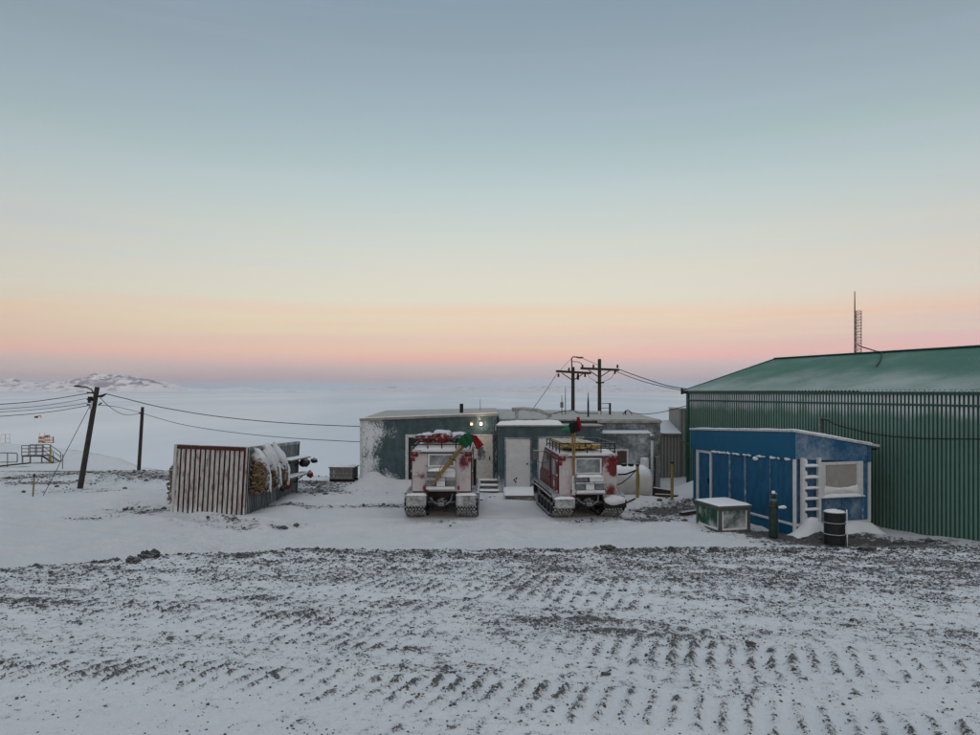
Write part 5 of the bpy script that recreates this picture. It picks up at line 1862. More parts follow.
def snowcat(label, loc, rz, rear_mat, kind):
    t = thing('snow_vehicle', label, 'tracked vehicle', loc, rz, 'red tracked snow vehicles in the yard')
    hw = 0.93
    top = 2.12 if kind == 0 else 2.0
    bot = 0.80 if kind == 0 else 0.70
    dz = top - 2.12
    prof = [(0.0, bot), (0.0, top - 0.10), (0.07, top), (2.45, top + 0.06), (2.6, top), (3.25, 1.42 + dz), (3.52, 1.28 + dz), (3.58, bot + 0.08), (3.48, bot)]
    fixn(MB().prism(prof, 'X', -hw, hw).build('body', M_red, t, bevel=0.045, seg=3))
    # rear corner panels caked with snow
    for x0, x1 in ((-hw + 0.02, -0.44), (0.44, hw - 0.02)):
        MB().box(x0, x1, -0.032, 0.002, bot + 0.03, top - 0.12).build('rear_panel', rear_mat, t, bevel=0.012)
    MB().box(-0.435, 0.435, -0.022, 0.003, bot + 0.03, top - 0.12).build('tailgate', rear_mat, t, bevel=0.01)
    # rear window
    wz0, wz1 = (1.60, 2.0) if kind == 0 else (1.37, 1.87)
    wi = MB().box(-0.37, 0.37, -0.036, -0.024, wz0 + 0.04, wz1 - 0.04).build('rear_window', M_glassf, t)
    MB().box(-0.42, -0.372, -0.052, -0.02, wz0, wz1).box(0.372, 0.42, -0.052, -0.02, wz0, wz1).box(-0.371, 0.371, -0.05, -0.02, wz1 - 0.045, wz1 - 0.001).box(-0.371, 0.371, -0.05, -0.02, wz0 + 0.001, wz0 + 0.045).build('window_frame', M_caked, wi, bevel=0.008)
    # gutter bar and lamp pods
    MB().tube([(-hw + 0.05, -0.07, top - 0.16), (-0.62, -0.10, top - 0.06), (0.62, -0.10, top - 0.06), (hw - 0.05, -0.07, top - 0.16)], 0.028, 8).build('gutter_bar', M_steel, t, smooth=True)
    MB().box(-0.62, 0.62, -0.09, 0.02, top - 0.05, top + 0.015).build('roof_lip', M_caked, t, bevel=0.02)
    for s in (-1, 1):
        pd = MB().box(s * (hw - 0.10) - 0.11, s * (hw - 0.10) + 0.11, -0.11, 0.0, top - 0.21, top - 0.04).build('lamp_pod', M_red, t, bevel=0.03)
        MB().lathe([(0.0, -0.05), (0.045, -0.045), (0.06, -0.02), (0.06, 0.02)], (s * (hw - 0.10), -0.11, top - 0.13), 'Y', 14).build('lens', M_redl, pd, smooth=True)
        MB().box(s * (hw - 0.06) - 0.05, s * (hw - 0.06) + 0.05, -0.05, -0.033, top - 0.36, top - 0.24).build('reflector', M_redl, t, bevel=0.01)
        MB().box(s * 0.53 - 0.03, s * 0.53 + 0.03, -0.05, -0.033, bot + 0.08, bot + 0.2).build('reflector', M_redl, t, bevel=0.008)
    # equipment tray on the tailgate
    tz0, tz1 = (0.93, 1.52) if kind == 0 else (0.82, 1.34)
    tr_ = MB().box(-0.45, 0.45, -0.40, -0.03, tz0, tz0 + 0.09).build('rear_tray', M_caked, t, bevel=0.02)
    for k in range(3):
        x0 = -0.44 + 0.30 * k
        MB().box(x0, x0 + 0.27, -0.34, -0.06, tz0 + 0.095, tz0 + 0.095 + (tz1 - tz0) * 0.42).build('tray_box', M_steel if k != 1 else M_caked, tr_, bevel=0.02)
    MB().box(-0.44, -0.05, -0.24, -0.05, tz0 + 0.10 + (tz1 - tz0) * 0.43, tz1).build('tray_box', M_steel, tr_, bevel=0.02)
    MB().box(0.0, 0.44, -0.26, -0.05, tz0 + 0.10 + (tz1 - tz0) * 0.43, tz1 - 0.02).build('tray_box', M_caked, tr_, bevel=0.03)
    MB().tube([(-0.46, -0.41, tz0 + 0.04), (-0.46, -0.41, tz0 + 0.30), (0.46, -0.41, tz0 + 0.30), (0.46, -0.41, tz0 + 0.04)], 0.018, 6).build('tray_rail', M_steel, tr_)
    MB().cap_snow(-0.40, 0.40, -0.28, -0.06, tz1 - 0.02, 0.07, seed=kind + 40, nx=16, ny=7).build('tray_snow', M_snow, tr_, smooth=True)
    # sides: doors, windows
    for s in (-1, 1):
        x = s * hw
        xa, xb = (x - 0.018, x + 0.002) if s < 0 else (x - 0.002, x + 0.018)
        dr = fixn(MB().prism([(1.28, bot + 0.08), (2.75, bot + 0.08), (2.98, 1.40 + dz), (2.52, top - 0.06), (1.28, top - 0.08)], 'X', xa, xb).build('side_door', M_red, t, bevel=0.01))
        xg = x + s * 0.019
        fixn(MB().prism([(1.40, 1.44 + dz), (2.72, 1.44 + dz), (2.42, top - 0.15), (1.40, top - 0.17)], 'X', min(xg, xg + s * 0.006), max(xg, xg + s * 0.006)).build('door_window', M_glassd, dr))
        MB().box(min(xg, xg + s * 0.03), max(xg, xg + s * 0.03), 1.36, 1.50, 1.22 + dz, 1.27 + dz).build('handle', M_black, dr)
        sp = MB().box(min(x, x + s * 0.014), max(x, x + s * 0.014), 0.10, 1.20, bot + 0.06, top - 0.12).build('side_panel', M_red, t, bevel=0.008)
        MB().box(min(x, x + s * 0.024), max(x, x + s * 0.024), 0.36, 1.02, 1.40 + dz, top - 0.22).build('side_window', M_glassf, sp, bevel=0.01)
        # emblem below the side window: oval with a dot above and below
        em = MB()
        xe = x + s * 0.02
        for k in range(14):
            a0, a1 = 2 * math.pi * k / 14, 2 * math.pi * (k + 1) / 14
            em.beam((xe, 0.66 + 0.07 * math.cos(a0), 1.12 + dz + 0.11 * math.sin(a0)), (xe, 0.66 + 0.07 * math.cos(a1), 1.12 + dz + 0.11 * math.sin(a1)), 0.03, 0.012, (1, 0, 0))
        em.box(xe - 0.006, xe + 0.006, 0.64, 0.68, 1.05 + dz, 1.19 + dz)
        em.box(xe - 0.006, xe + 0.006, 0.63, 0.69, 1.27 + dz, 1.31 + dz).box(xe - 0.006, xe + 0.006, 0.63, 0.69, 0.93 + dz, 0.97 + dz)
        em.build('emblem', M_emblem, sp)
        for yy_, zz_ in ((0.13, 1.9 + dz), (0.13, 1.45 + dz), (0.13, 0.95 + dz)):
            MB().blob((x + s * 0.02, yy_, zz_), 0.015, 0.03, 0.04, seed=zz_, nu=7, nv=5).build('snow_fleck', M_snow, sp)
    # windscreen
    n = Vector((0, 0.58 + 0.0, 0.65)).normalized()
    ws = MB().hexa([(-0.80, 2.66, top - 0.06), (0.80, 2.66, top - 0.06), (0.80, 3.22, 1.48 + dz), (-0.80, 3.22, 1.48 + dz),
                    (-0.80, 2.69, top - 0.03), (0.80, 2.69, top - 0.03), (0.80, 3.25, 1.51 + dz), (-0.80, 3.25, 1.51 + dz)])
    fixn(ws.build('windscreen', M_glassd, t))
    for s in (-1, 1):
        MB().lathe([(0.0, 0.05), (0.08, 0.04), (0.09, 0.0), (0.09, -0.05)], (s * 0.62, 3.58, 1.05 + dz), 'Y', 16).build('headlight', M_glassf, t)
    # mirrors
    for s in (-1, 1):
        m = MB().tube([(s * hw, 2.75, 1.55 + dz), (s * (hw + 0.22), 2.85, 1.62 + dz), (s * (hw + 0.24), 2.85, 1.95 + dz), (s * hw, 2.6, 1.98 + dz)], 0.014, 6).build('mirror_arm', M_black, t)
        MB().box(s * (hw + 0.24) - 0.10, s * (hw + 0.24) + 0.10, 2.84, 2.90, 1.68 + dz, 2.0 + dz).build('mirror', M_steel, m, bevel=0.02)
    # roof snow and rack
    MB().cap_snow(-hw + 0.08, hw - 0.08, 0.08, 2.4, top + 0.02, 0.06 if kind else 0.20, seed=kind * 9 + 1, nx=16, ny=18, zf=lambda x, y: top + 0.01 + 0.02 * y).build('roof_snow', M_snow, t, smooth=True)
    rk = MB()
    r0, r1 = top + 0.16, top + (0.34 if kind == 0 else 0.32)
    for z in (r0, r1):
        rk.tube([(-0.88, 0.10, z), (0.88, 0.10, z), (0.88, 2.35, z), (-0.88, 2.35, z), (-0.88, 0.10, z)], 0.02, 6)
    rack = rk.build('roof_rack', M_black, t)
    for x in (-0.88, -0.44, 0.0, 0.44, 0.88):
        MB().tube([(x, 0.10, top + 0.01), (x, 0.10, r1)], 0.018, 6).build('rack_post', M_black, rack)
        MB().tube([(x, 2.35, top + 0.05), (x, 2.35, r1)], 0.018, 6).build('rack_post', M_black, rack)
    for y in (0.66, 1.22, 1.78):
        for x in (-0.88, 0.88):
            MB().tube([(x, y, top + 0.03), (x, y, r1)], 0.018, 6).build('rack_post', M_black, rack)
    # running gear
    for s in (-1, 1):
        g = MB()
        g.v = [(v[0] + s * 0.80, v[1], v[2]) for v in BELT.v]
        g.f, g.m = list(BELT.f), list(BELT.m)
        bl = g.build('track_belt', M_rubber, t)
        g = MB()
        g.v = [(v[0] + s * 0.80, v[1], v[2]) for v in CLEAT.v]
        g.f, g.m = list(CLEAT.f), list(CLEAT.m)
        tag(g.build('track_cleats', M_cleat, bl), kind='stuff')
        for y in (0.55, 1.15, 1.75, 2.35, 2.90):
            for xo in (0.56, 1.04):
                wh = MB().lathe([(0.04, -0.05), (0.17, -0.05), (0.185, -0.03), (0.185, 0.03), (0.17, 0.05), (0.12, 0.045), (0.10, 0.02), (0.05, 0.02), (0.04, 0.06)], (s * xo, y, 0.235), 'X', 20).build('road_wheel', M_greasy, bl)
        for y, r in ((0.12, 0.26), (3.35, 0.26)):
            MB().lathe([(0.05, -0.2), (r, -0.2), (r, -0.16), (r * 0.6, -0.14), (r * 0.6, 0.14), (r, 0.16), (r, 0.2), (0.05, 0.2)], (s * 0.80, y, 0.46), 'X', 18).build('sprocket', M_steel, bl)
        # mudguard at the rear and guard sheet over the track
        fz0 = 0.40 if kind == 0 else 0.34
        MB().box(s * 0.80 - 0.37, s * 0.80 + 0.37, -0.02, 3.45, bot - 0.055, bot - 0.03).build('track_guard', M_red, t)
        if kind == 1 and s == 1:
            md = MB().box(s * 0.80 - 0.36, s * 0.80 + 0.36, -0.26, -0.20, fz0, bot - 0.10).build('mudguard', M_rubber, t, bevel=0.02)
            MB().blob((s * 0.80, -0.20, bot - 0.13), 0.36, 0.16, 0.15, seed=4, amp=0.14, nu=26, nv=12).build('mudguard_snow', M_caked, md, smooth=True)
            MB().box(s * 0.80 - 0.36, s * 0.80 + 0.36, -0.20, -0.02, bot - 0.16, bot - 0.10).build('mudguard_top', M_rubber, md)
        else:
            md = MB().box(s * 0.765 - 0.31, s * 0.765 + 0.31, -0.28, -0.17, fz0, bot - 0.04).build('mudguard', M_guard, t, bevel=0.05, seg=5)
            MB().cap_snow(s * 0.765 - 0.30, s * 0.765 + 0.30, -0.27, -0.03, bot - 0.05, 0.05, seed=s + kind, nx=12, ny=8).build('mudguard_snow', M_snow, md, smooth=True)
            if kind == 1:
                MB().box(s * 0.80 - 0.30, s * 0.80 + 0.30, -0.2, -0.03, bot - 0.10, bot - 0.05).build('mudguard_top', M_caked, md)
    ch = MB().box(-0.42, 0.42, 0.18, 3.3, 0.34, bot - 0.002).build('chassis', M_greasy, t, bevel=0.03)
    MB().tube([(-0.45, 0.10, 0.44), (0.45, 0.10, 0.44)], 0.07, 10).build('axle', M_greasy, ch)
    MB().blob((0.02, 0.02, 0.46), 0.19, 0.2, 0.17, seed=2, amp=0.2).build('differential', M_greasy, ch)
    MB().box(-0.10, 0.10, -0.24, 0.2, 0.40, 0.50).build('hitch', M_steel, ch, bevel=0.02)
    MB().tube([(-0.3, -0.02, 0.72), (-0.22, -0.12, 0.55), (-0.05, -0.12, 0.5), (0.12, -0.1, 0.60), (0.26, -0.02, 0.70)], 0.025, 7).build('hydraulic_hose', M_hose, ch)
    MB().tube([(0.34, 0.0, 0.74), (0.28, -0.1, 0.52), (0.1, -0.12, 0.42)], 0.03, 7).build('hydraulic_hose', M_steel, ch)
    MB().beam((-0.36, 0.0, 0.62), (-0.12, -0.12, 0.45), 0.06, 0.06).build('steering_ram', M_steel, ch)
    return t


lt = snowcat('left of two red tracked snow vehicles, its rear caked in white snow', (at(440.8, 0, 21.75)[0], 21.75 + 0.35, hz(-1.5, 22.2) + 0.015), R(0.0), M_redc, 0)
rt = snowcat('right of two red tracked snow vehicles, its bare red side showing', (at(590.5, 0, 21.75)[0] - 0.03, 21.75 + 0.35, hz(3.1, 22.2) + 0.015), R(5.5), M_redc2, 1)
text_mesh('311', 0.22, 'fleet_number', M_emblem, rt, (-0.66, -0.036, 1.34), (R(90), 0, 0))
# exhaust stack on the left vehicle
MB().tube([(1.02, 0.9, 0.9), (1.02, 0.9, 1.75)], 0.045, 10).build('exhaust_stack', M_black, lt)
# white holder tube for the poles on the right vehicle
MB().tube([(-0.47, -0.09, 0.72), (-0.47, -0.09, 1.33)], 0.055, 12).build('pole_holder', M_white, rt)
MB().tube([(-0.47, -0.09, 0.62), (-0.47, -0.09, 0.74)], 0.06, 12).build('holder_end', M_redl, rt)


def local(t, p):
    c, s = math.cos(t.rotation_euler.z), math.sin(t.rotation_euler.z)
    return Vector((t.location.x + c * p[0] - s * p[1], t.location.y + s * p[0] + c * p[1], t.location.z + p[2]))


# flag bundle leaning on the left vehicle
fb = thing('flag_bundle', 'slanted bundle of bamboo poles with green and red flags on the left vehicle', 'flag bundle', local(lt, (-0.20, -0.42, 1.16)), 0)
rr = random.Random(12)
dirv = Vector((1.04, 0.10, 1.30))
for i in range(9):
    o0 = Vector((rr.uniform(-0.05, 0.05), rr.uniform(-0.05, 0.05), rr.uniform(-0.03, 0.03)))
    o1 = Vector((rr.uniform(-0.10, 0.10), rr.uniform(-0.08, 0.08), rr.uniform(-0.06, 0.06)))
    MB().tube([o0, o0 * 0.5 + o1 * 0.5 + dirv * 0.5, o1 + dirv], [0.017, 0.016, 0.013], 7).build('pole', M_bamboo, fb)
MB().tube([(0.05, 0.0, 0.0), (0.25, 0.0, 0.62)], [0.014, 0.012], 6).build('pole', M_bamboo, fb)
e = dirv
def flag(parent, c, mat, pts, rip=0.03, ph=0.0, waves=2.0):
    q = [Vector(c) + Vector(p) for p in pts]
    return MB().sheet(*q, ripple=rip, waves=waves, thick=0.03, ph=ph).build('flag', mat, parent, smooth=True)
flag(fb, e, M_fgreen, [(-0.30, -0.10, -0.02), (-0.02, -0.14, 0.20), (0.20, -0.12, -0.02), (-0.08, -0.12, -0.27)], 0.03, 0.3)
flag(fb, e, M_fgreen, [(-0.28, 0.02, -0.04), (0.0, 0.02, 0.22), (0.26, 0.0, 0.05), (-0.02, 0.02, -0.22)], 0.035, 1.2)
flag(fb, e, M_fgreen, [(-0.34, -0.05, -0.05), (-0.1, -0.05, 0.20), (0.16, -0.05, 0.06), (-0.2, -0.05, -0.20)], 0.04, 2.2)
flag(fb, e, M_fred, [(0.10, -0.06, 0.16), (0.26, -0.06, 0.12), (0.48, -0.08, -0.16), (0.26, -0.08, -0.30)], 0.035, 0.8)
flag(fb, e, M_fred, [(0.06, 0.02, 0.14), (0.24, 0.02, 0.13), (0.42, 0.0, -0.10), (0.22, 0.0, -0.22)], 0.03, 1.9)
MB().tube([dirv * 0.55 + Vector((-0.09, -0.09, 0.05)), dirv * 0.55 + Vector((0.0, -0.12, 0)), dirv * 0.55 + Vector((0.09, -0.09, -0.06))], 0.02, 6).build('strap', M_black, fb)

# upright flag bundle on the right vehicle
fb2 = thing('flag_bundle', 'upright bundle of bamboo poles with green, black and red flags on the right vehicle', 'flag bundle', local(rt, (-0.47, -0.10, 1.10)), 0)
for i in range(6):
    o0 = Vector((rr.uniform(-0.03, 0.03), rr.uniform(-0.03, 0.03), 0))
    o1 = Vector((rr.uniform(-0.07, 0.07), rr.uniform(-0.05, 0.05), 1.72 + rr.uniform(-0.06, 0.06)))
    MB().tube([o0, o1], [0.020, 0.016], 7).build('pole', M_bamboo, fb2)
e = Vector((0, 0, 1.72))
flag(fb2, e, M_fblack, [(-0.15, -0.08, 0.12), (0.10, -0.08, 0.20), (0.14, -0.08, -0.12), (-0.11, -0.08, -0.18)], 0.03, 0.2)
flag(fb2, e, M_fblack, [(-0.13, 0.02, 0.12), (0.12, 0.02, 0.20), (0.13, 0.02, -0.10), (-0.10, 0.02, -0.16)], 0.03, 1.2)
flag(fb2, e, M_fgreen2, [(-0.14, -0.03, 0.10), (-0.10, -0.03, -0.10), (-0.40, -0.04, -0.08), (-0.36, -0.04, -0.04)], 0.02, 0.5, 1.0)
flag(fb2, e, M_fred, [(0.08, -0.05, 0.32), (0.17, -0.05, 0.34), (0.25, -0.05, -0.02), (0.17, -0.05, -0.10)], 0.02, 0.4, 1.0)
flag(fb2, e, M_fred, [(0.09, 0.02, 0.26), (0.18, 0.02, 0.30), (0.24, 0.02, -0.08), (0.15, 0.02, -0.12)], 0.025, 1.4, 1.0)

# loads on the racks
def gear(x, y, z, rx, ry, rz_, seed, label, red):
    o = thing('gear_bundle', label, 'gear bundle', local(lt, (x, y, z)), 0, 'snowed over gear on the left vehicle rack')
    MB().blob((0, 0, 0), rx, ry, rz_, seed=seed, amp=0.4, nu=18, nv=11, fr=2.2).build('bundle', paint(f'gear_cloth_{seed}', (0.17, 0.014, 0.022) if red else (0.05, 0.05, 0.055), 0.42, 6, 0.8, top=0.9, width=0.1), o, smooth=True)
    MB().tube([(-rx * 0.7, -ry * 0.8, -rz_ * 0.2), (-rx * 0.2, -ry * 0.95, rz_ * 0.45), (rx * 0.4, -ry * 0.85, rz_ * 0.5), (rx * 0.8, -ry * 0.6, -rz_ * 0.1)], 0.014, 6).build('cord', M_black, o)
    return o
gear(-0.52, 0.42, 2.48, 0.30, 0.34, 0.16, 1, 'snowed over red gear bundle at the left of the left vehicle rack', True)
gear(-0.02, 0.38, 2.52, 0.36, 0.32, 0.20, 2, 'largest red and white gear bundle in the middle of the left vehicle rack', True)
gear(0.52, 0.45, 2.47, 0.32, 0.34, 0.16, 3, 'dark snowed over gear bundle at the right of the left vehicle rack', False)
ORD = ('leftmost', 'second from left', 'third from left', 'fourth from left', 'fifth from left', 'sixth from left', 'rightmost')
for layer, (n_, x0_) in enumerate(((7, -0.72), (7, -0.70), (5, -0.68))):
    for k in range(n_):
        o = MB().box(-0.075, 0.075, 0, 2.05, 0, 0.06).build('plank', M_plank, bevel=0.006)
        o.location = local(rt, (x0_ + 0.185 * k + rr.uniform(-0.01, 0.01), 0.0 + rr.uniform(0.0, 0.14), 2.0 + 0.15 + 0.066 * layer))
        o.rotation_euler = (0, 0, rt.rotation_euler.z + rr.uniform(-0.012, 0.012))
        tag(o, f'yellow plank on the right vehicle rack, {ORD[k] if k < n_ - 1 else "rightmost"} of the {("bottom", "middle", "top")[layer]} layer', 'plank', 'planks on the right vehicle rack')

# ------------------------------------------------------------------ utility poles and lines
def pole_thing(label, base, top, r0, r1, group=None):
    t = thing('utility_pole', label, 'utility pole', base, 0, group)
    b = Vector(top) - Vector(base)
    MB().tube([-b * 0.1, b * 0.5, b], [r0, (r0 + r1) / 2, r1], 12).build('pole_shaft', M_pole, t)
    return t, b


px_, py_ = gnd(80, 490)
base = Vector((px_, py_, hz(px_, py_)))
top = at(97.3, 387, py_)
pA, vA = pole_thing('leaning wooden utility pole with a curved lamp arm on the left', base, top, 0.112, 0.09)
def rel(px, py, Y, b0):
    return at(px, py, Y) - b0
MB().tube([rel(94, 394, py_, base), rel(91.5, 389.5, py_, base), rel(86, 387, py_, base), rel(80, 386.3, py_, base)], 0.028, 8).build('lamp_arm', M_black, pA, smooth=True)
MB().blob(rel(77.5, 386, py_, base), 0.16, 0.09, 0.05, seed=2).build('lamp_head', M_black, pA)
MB().tube([rel(96, 396.5, py_, base), rel(102, 396, py_, base), rel(106, 394, py_ - 0.1, base)], [0.03, 0.06, 0.03], 8).build('insulator', M_black, pA)
MB().box(*(lambda q: (q.x - 0.06, q.x + 0.06, q.y - 0.2, q.y - 0.06, q.z - 0.12, q.z + 0.12))(rel(92, 399.5, py_, base))).build('junction_box', M_black, pA)
for py in (393, 400, 405):
    q = rel(93, py, py_, base)
    MB().tube([q, q + Vector((-0.22, -0.05, 0.02))], 0.03, 7).build('insulator', M_black, pA)
MB().tube([rel(98.5, 405, py_ - .15, base), rel(101.5, 403, py_ - .2, base)], 0.03, 6).build('bracket', M_black, pA)
MB().tube([rel(92, 401, py_ - 0.16, base), rel(90.5, 409, py_ - 0.16, base)], 0.045, 8).build('conduit', M_trim, pA)
gx2, gy2 = gnd(43, 498)
MB().tube([rel(94.5, 397, py_, base), Vector((gx2, gy2, hz(gx2, gy2))) - base], 0.012, 5).build('guy_wire', M_wire, pA)

Yb = 42.0
bB = at(138.7, 470, Yb)
bB.z = hz(bB.x, bB.y)
pB, vB = pole_thing('plain short wooden pole standing behind the leaning pole', bB, at(142.6, 407, Yb), 0.105, 0.09)
MB().box(*(lambda q: (q.x - 0.1, q.x + 0.1, q.y - 0.2, q.y - 0.1, q.z - 0.05, q.z + 0.05))(rel(142.3, 413, Yb, bB))).build('insulator', M_black, pB)

Yc = 40.0
for k, (px, pyt, xa, xb, ya, yb_, lab) in enumerate(((573.0, 367, 556, 591, 371.2, 373.2, 'dark crossarm utility pole behind the station roof, the shorter left one with a lamp arm'),
                                                     (599.5, 359, 580.5, 619, 368.3, 370, 'dark crossarm utility pole behind the station roof, the taller right one'))):
    bc = at(px, 0, Yc)
    bc.z = hz(bc.x, Yc)
    p, v = pole_thing(lab, bc, at(px, pyt, Yc), 0.115, 0.095, 'crossarm poles behind the station')
    arm = MB().beam(rel(xa, ya, Yc - 0.14, bc), rel(xb, yb_, Yc - 0.14, bc), 0.10, 0.13).build('crossarm', M_pole, p)
    mid = (ya + yb_) / 2
    for s in (-1, 1):
        MB().beam(rel(px + s * 11, mid + 1.0, Yc - 0.15, bc), rel(px + s * 1.2, mid + 7.5, Yc - 0.12, bc), 0.04, 0.05).build('brace', M_pole, p)
    n_ins = ((-14.5, 1), (-4, -1), (5, 1), (12, 1)) if k == 0 else ((-17, -1), (-6, -1), (18, -1), (15.5, 1))
    for dx, sg in n_ins:
        q = rel(px + dx, mid, Yc - 0.14, bc)
        MB().lathe([(0.0, 0.0), (0.05, 0.0), (0.06, 0.06), (0.045, 0.09), (0.06, 0.12), (0.04, 0.19), (0, 0.20)], q + Vector((0, 0, 0.06 if sg < 0 else -0.27)), 'Z', 10).build('insulator', M_black, arm)
    if k == 0:
        MB().tube([rel(572.0, 369, Yc, bc), rel(571.6, 358.5, Yc, bc), rel(573, 356.8, Yc, bc), rel(578, 357, Yc, bc)], 0.035, 7).build('lamp_arm', M_black, p)
        MB().blob(rel(580, 357.6, Yc, bc), 0.20, 0.08, 0.05, seed=1).build('lamp_head', M_black, p)
        MB().tube([rel(572, 361.5, Yc, bc), rel(578, 361.8, Yc, bc), rel(581, 363.2, Yc, bc), rel(582, 366, Yc, bc)], 0.02, 6).build('bracket', M_black, p)
        MB().box(*(lambda q: (q.x - 0.06, q.x + 0.06, q.y - 0.3, q.y - 0.1, q.z - 0.16, q.z + 0.1))(rel(577.5, 377, Yc, bc))).build('switch', M_black, p)
        MB().tube([rel(573, 410, Yc, bc), rel(570, 414.5, Yc, bc)], 0.03, 6).build('stay', M_black, p)
    else:
        MB().beam(rel(596, 382.6, Yc - 0.12, bc), rel(604, 382.6, Yc - 0.12, bc), 0.06, 0.08).build('lower_bracket', M_black, p)
        MB().tube([rel(615, 372, Yc - .2, bc), rel(611.5, 378, Yc - .2, bc), rel(603, 382, Yc - .2, bc)], 0.012, 5).build('jumper', M_wire, p)
        MB().tube([rel(586, 372, Yc - .2, bc), rel(590, 378, Yc - .2, bc), rel(597, 382, Yc - .2, bc)], 0.012, 5).build('jumper', M_wire, p)


def wire(pts, r, label):
    """pts: (px, py, Y) control points, smoothed"""
    P = [at(*p) for p in pts]
    out_ = []
    for i in range(len(P) - 1):
        p0, p1, p2, p3 = P[max(i - 1, 0)], P[i], P[i + 1], P[min(i + 2, len(P) - 1)]
        for k in range(6):
            t = k / 6
            out_.append(0.5 * ((2 * p1) + (p2 - p0) * t + (2 * p0 - 5 * p1 + 4 * p2 - p3) * t * t + (3 * p1 - p0 - 3 * p2 + p3) * t ** 3))
    out_.append(P[-1])
    return tag(MB().tube(out_, r, 5).build('overhead_wire', M_wire), label, 'wire')


pY = py_
wire([(91.5, 392.8, pY - .05), (60, 398, pY - 1.5), (25, 402.5, pY - 3), (-40, 407, pY - 6)], 0.014, 'uppermost overhead wire running left from the leaning pole')
wire([(90.5, 397.5, pY - .05), (84, 399, pY - .5), (40, 406, pY - 2.5), (-40, 412, pY - 6)], 0.009, 'second overhead wire from the top running left from the leaning pole')
wire([(91, 402.5, pY - .05), (60, 407, pY - 1.5), (25, 410.5, pY - 3), (-40, 414, pY - 6)], 0.010, 'third overhead wire from the top running left from the leaning pole')
wire([(91, 405, pY - .05), (60, 410.5, pY - 1.5), (25, 414.5, pY - 3), (-40, 419, pY - 6)], 0.012, 'lowest overhead wire running left from the leaning pole')
wire([(105.5, 393.8, pY - .1), (125, 398.5, pY), (160, 407, pY), (210, 415.5, pY), (260, 421, pY), (310, 424.5, pY), (361, 426.5, SY)], 0.016, 'upper overhead wire from the leaning pole to the station corner')
wire([(100, 397.5, pY - .1), (110, 407, pY + 4), (125, 414.8, pY + 9), (142, 413.2, Yb - .2)], 0.014, 'slack overhead wire between the leaning pole and the short pole')
wire([(142, 413.2, Yb - .2), (180, 424, 38), (230, 432, 35), (290, 438, 32), (361, 442, SY)], 0.014, 'lower overhead wire from the short pole to the station wall')
wire([(100, 405, pY - .1), (120, 407.5, pY + 5), (142, 413, Yb - .2)], 0.012, 'upper of the two wires between the leaning pole and the short pole')
c0 = g2w(-0.12, -0.22, 4.0)
wire([(618, 369, Yc - .15), (640, 377, 37.5), (665, 385, 34), (686.5, 389.0, c0.y)], 0.022, 'upper overhead wire from the right crossarm pole to the green building')
wire([(616, 371.5, Yc - .15), (640, 380.5, 37.5), (665, 387, 34), (686.8, 391, c0.y)], 0.018, 'lower overhead wire from the right crossarm pole to the green building')
wire([(582, 358, Yc - .1), (590, 361.5, Yc), (599.5, 365.5, Yc - .1)], 0.014, 'short wire joining the two crossarm poles near their tops')
wire([(556.5, 374.5, Yc - .15), (545, 392, 36), (531, 411.5, 32)], 0.014, 'slanting stay wire from the left crossarm pole down to the station roof')
wire([(572, 358, Yc), (564, 366, Yc - 1), (557, 374, Yc - 0.15)], 0.010, 'thin wire from the lamp arm to the left end of the crossarm')
wire([(626, 411, 33), (640, 414, 32.5), (660, 412.5, 31.5), (687, 405.5, 30.2)], 0.016, 'sagging cable from the roof bracket to the green building wall')
wire([(661, 433, 29.3), (675, 438, 27.5), (693, 446, 24.6)], 0.014, 'cable from the station wall to the blue hut')
wire([(553, 413.6, 33), (565, 411, 33), (573, 410.5, 36), (580, 413, 33), (598, 413.5, 33)], 0.020, 'black cable looping along the station roof at the foot of the poles')

# ------------------------------------------------------------------ far left: platform, rails, hut on the ice
def far_thing(name, label, cat, px, py, z=None):
    Y = 58.0
    for _ in range(30):
        X = (px - CX) / FPX * Y
        zg = hz(X, Y)
        Y = (CAMZ - zg) * FPX / (py - HY)
    return thing(name, label, cat, ((px - CX) / FPX * Y, Y, zg), 0), Y, zg


pt, Yp, zp_ = far_thing('stair_platform', 'small metal platform with railings and steps on the snow at the left', 'platform', 40, 463.5)
def pl_(px, py, dy=0.0):
    q = at(px, py, Yp + dy) - pt.location
    return q
dk = MB()
za = pl_(0, 455.5).z
xa, xb = pl_(21.5, 0).x, pl_(42, 0).x
MB().box(xa, xb, 0.0, 1.1, za - 0.10, za).build('deck', M_black, pt)
for x in (xa + 0.05, xb - 0.05):
    for y in (0.05, 1.05):
        MB().box(x - 0.04, x + 0.04, y - 0.04, y + 0.04, -0.3, za - 0.1).build('leg', M_steel, pt)
zt_ = pl_(0, 445.5).z
for y in (0.03, 1.07):
    for fz_ in (0.35, 0.68, 1.0):
        MB().tube([(xa, y, za + (zt_ - za) * fz_), (xb, y, za + (zt_ - za) * fz_)], 0.028, 6).build('rail', M_black, pt)
    for i in range(4):
        x = xa + (xb - xa) * i / 3
        MB().tube([(x, y, za), (x, y, zt_)], 0.03, 6).build('baluster', M_black, pt)
xe = pl_(53, 0).x
for i in range(5):
    f_ = (i + 0.5) / 5
    MB().box(xb + (xe - xb) * f_ - 0.12, xb + (xe - xb) * f_ + 0.12, 0.1, 1.0, za * (1 - f_) - 0.04, za * (1 - f_)).build('tread', M_grwood, pt)
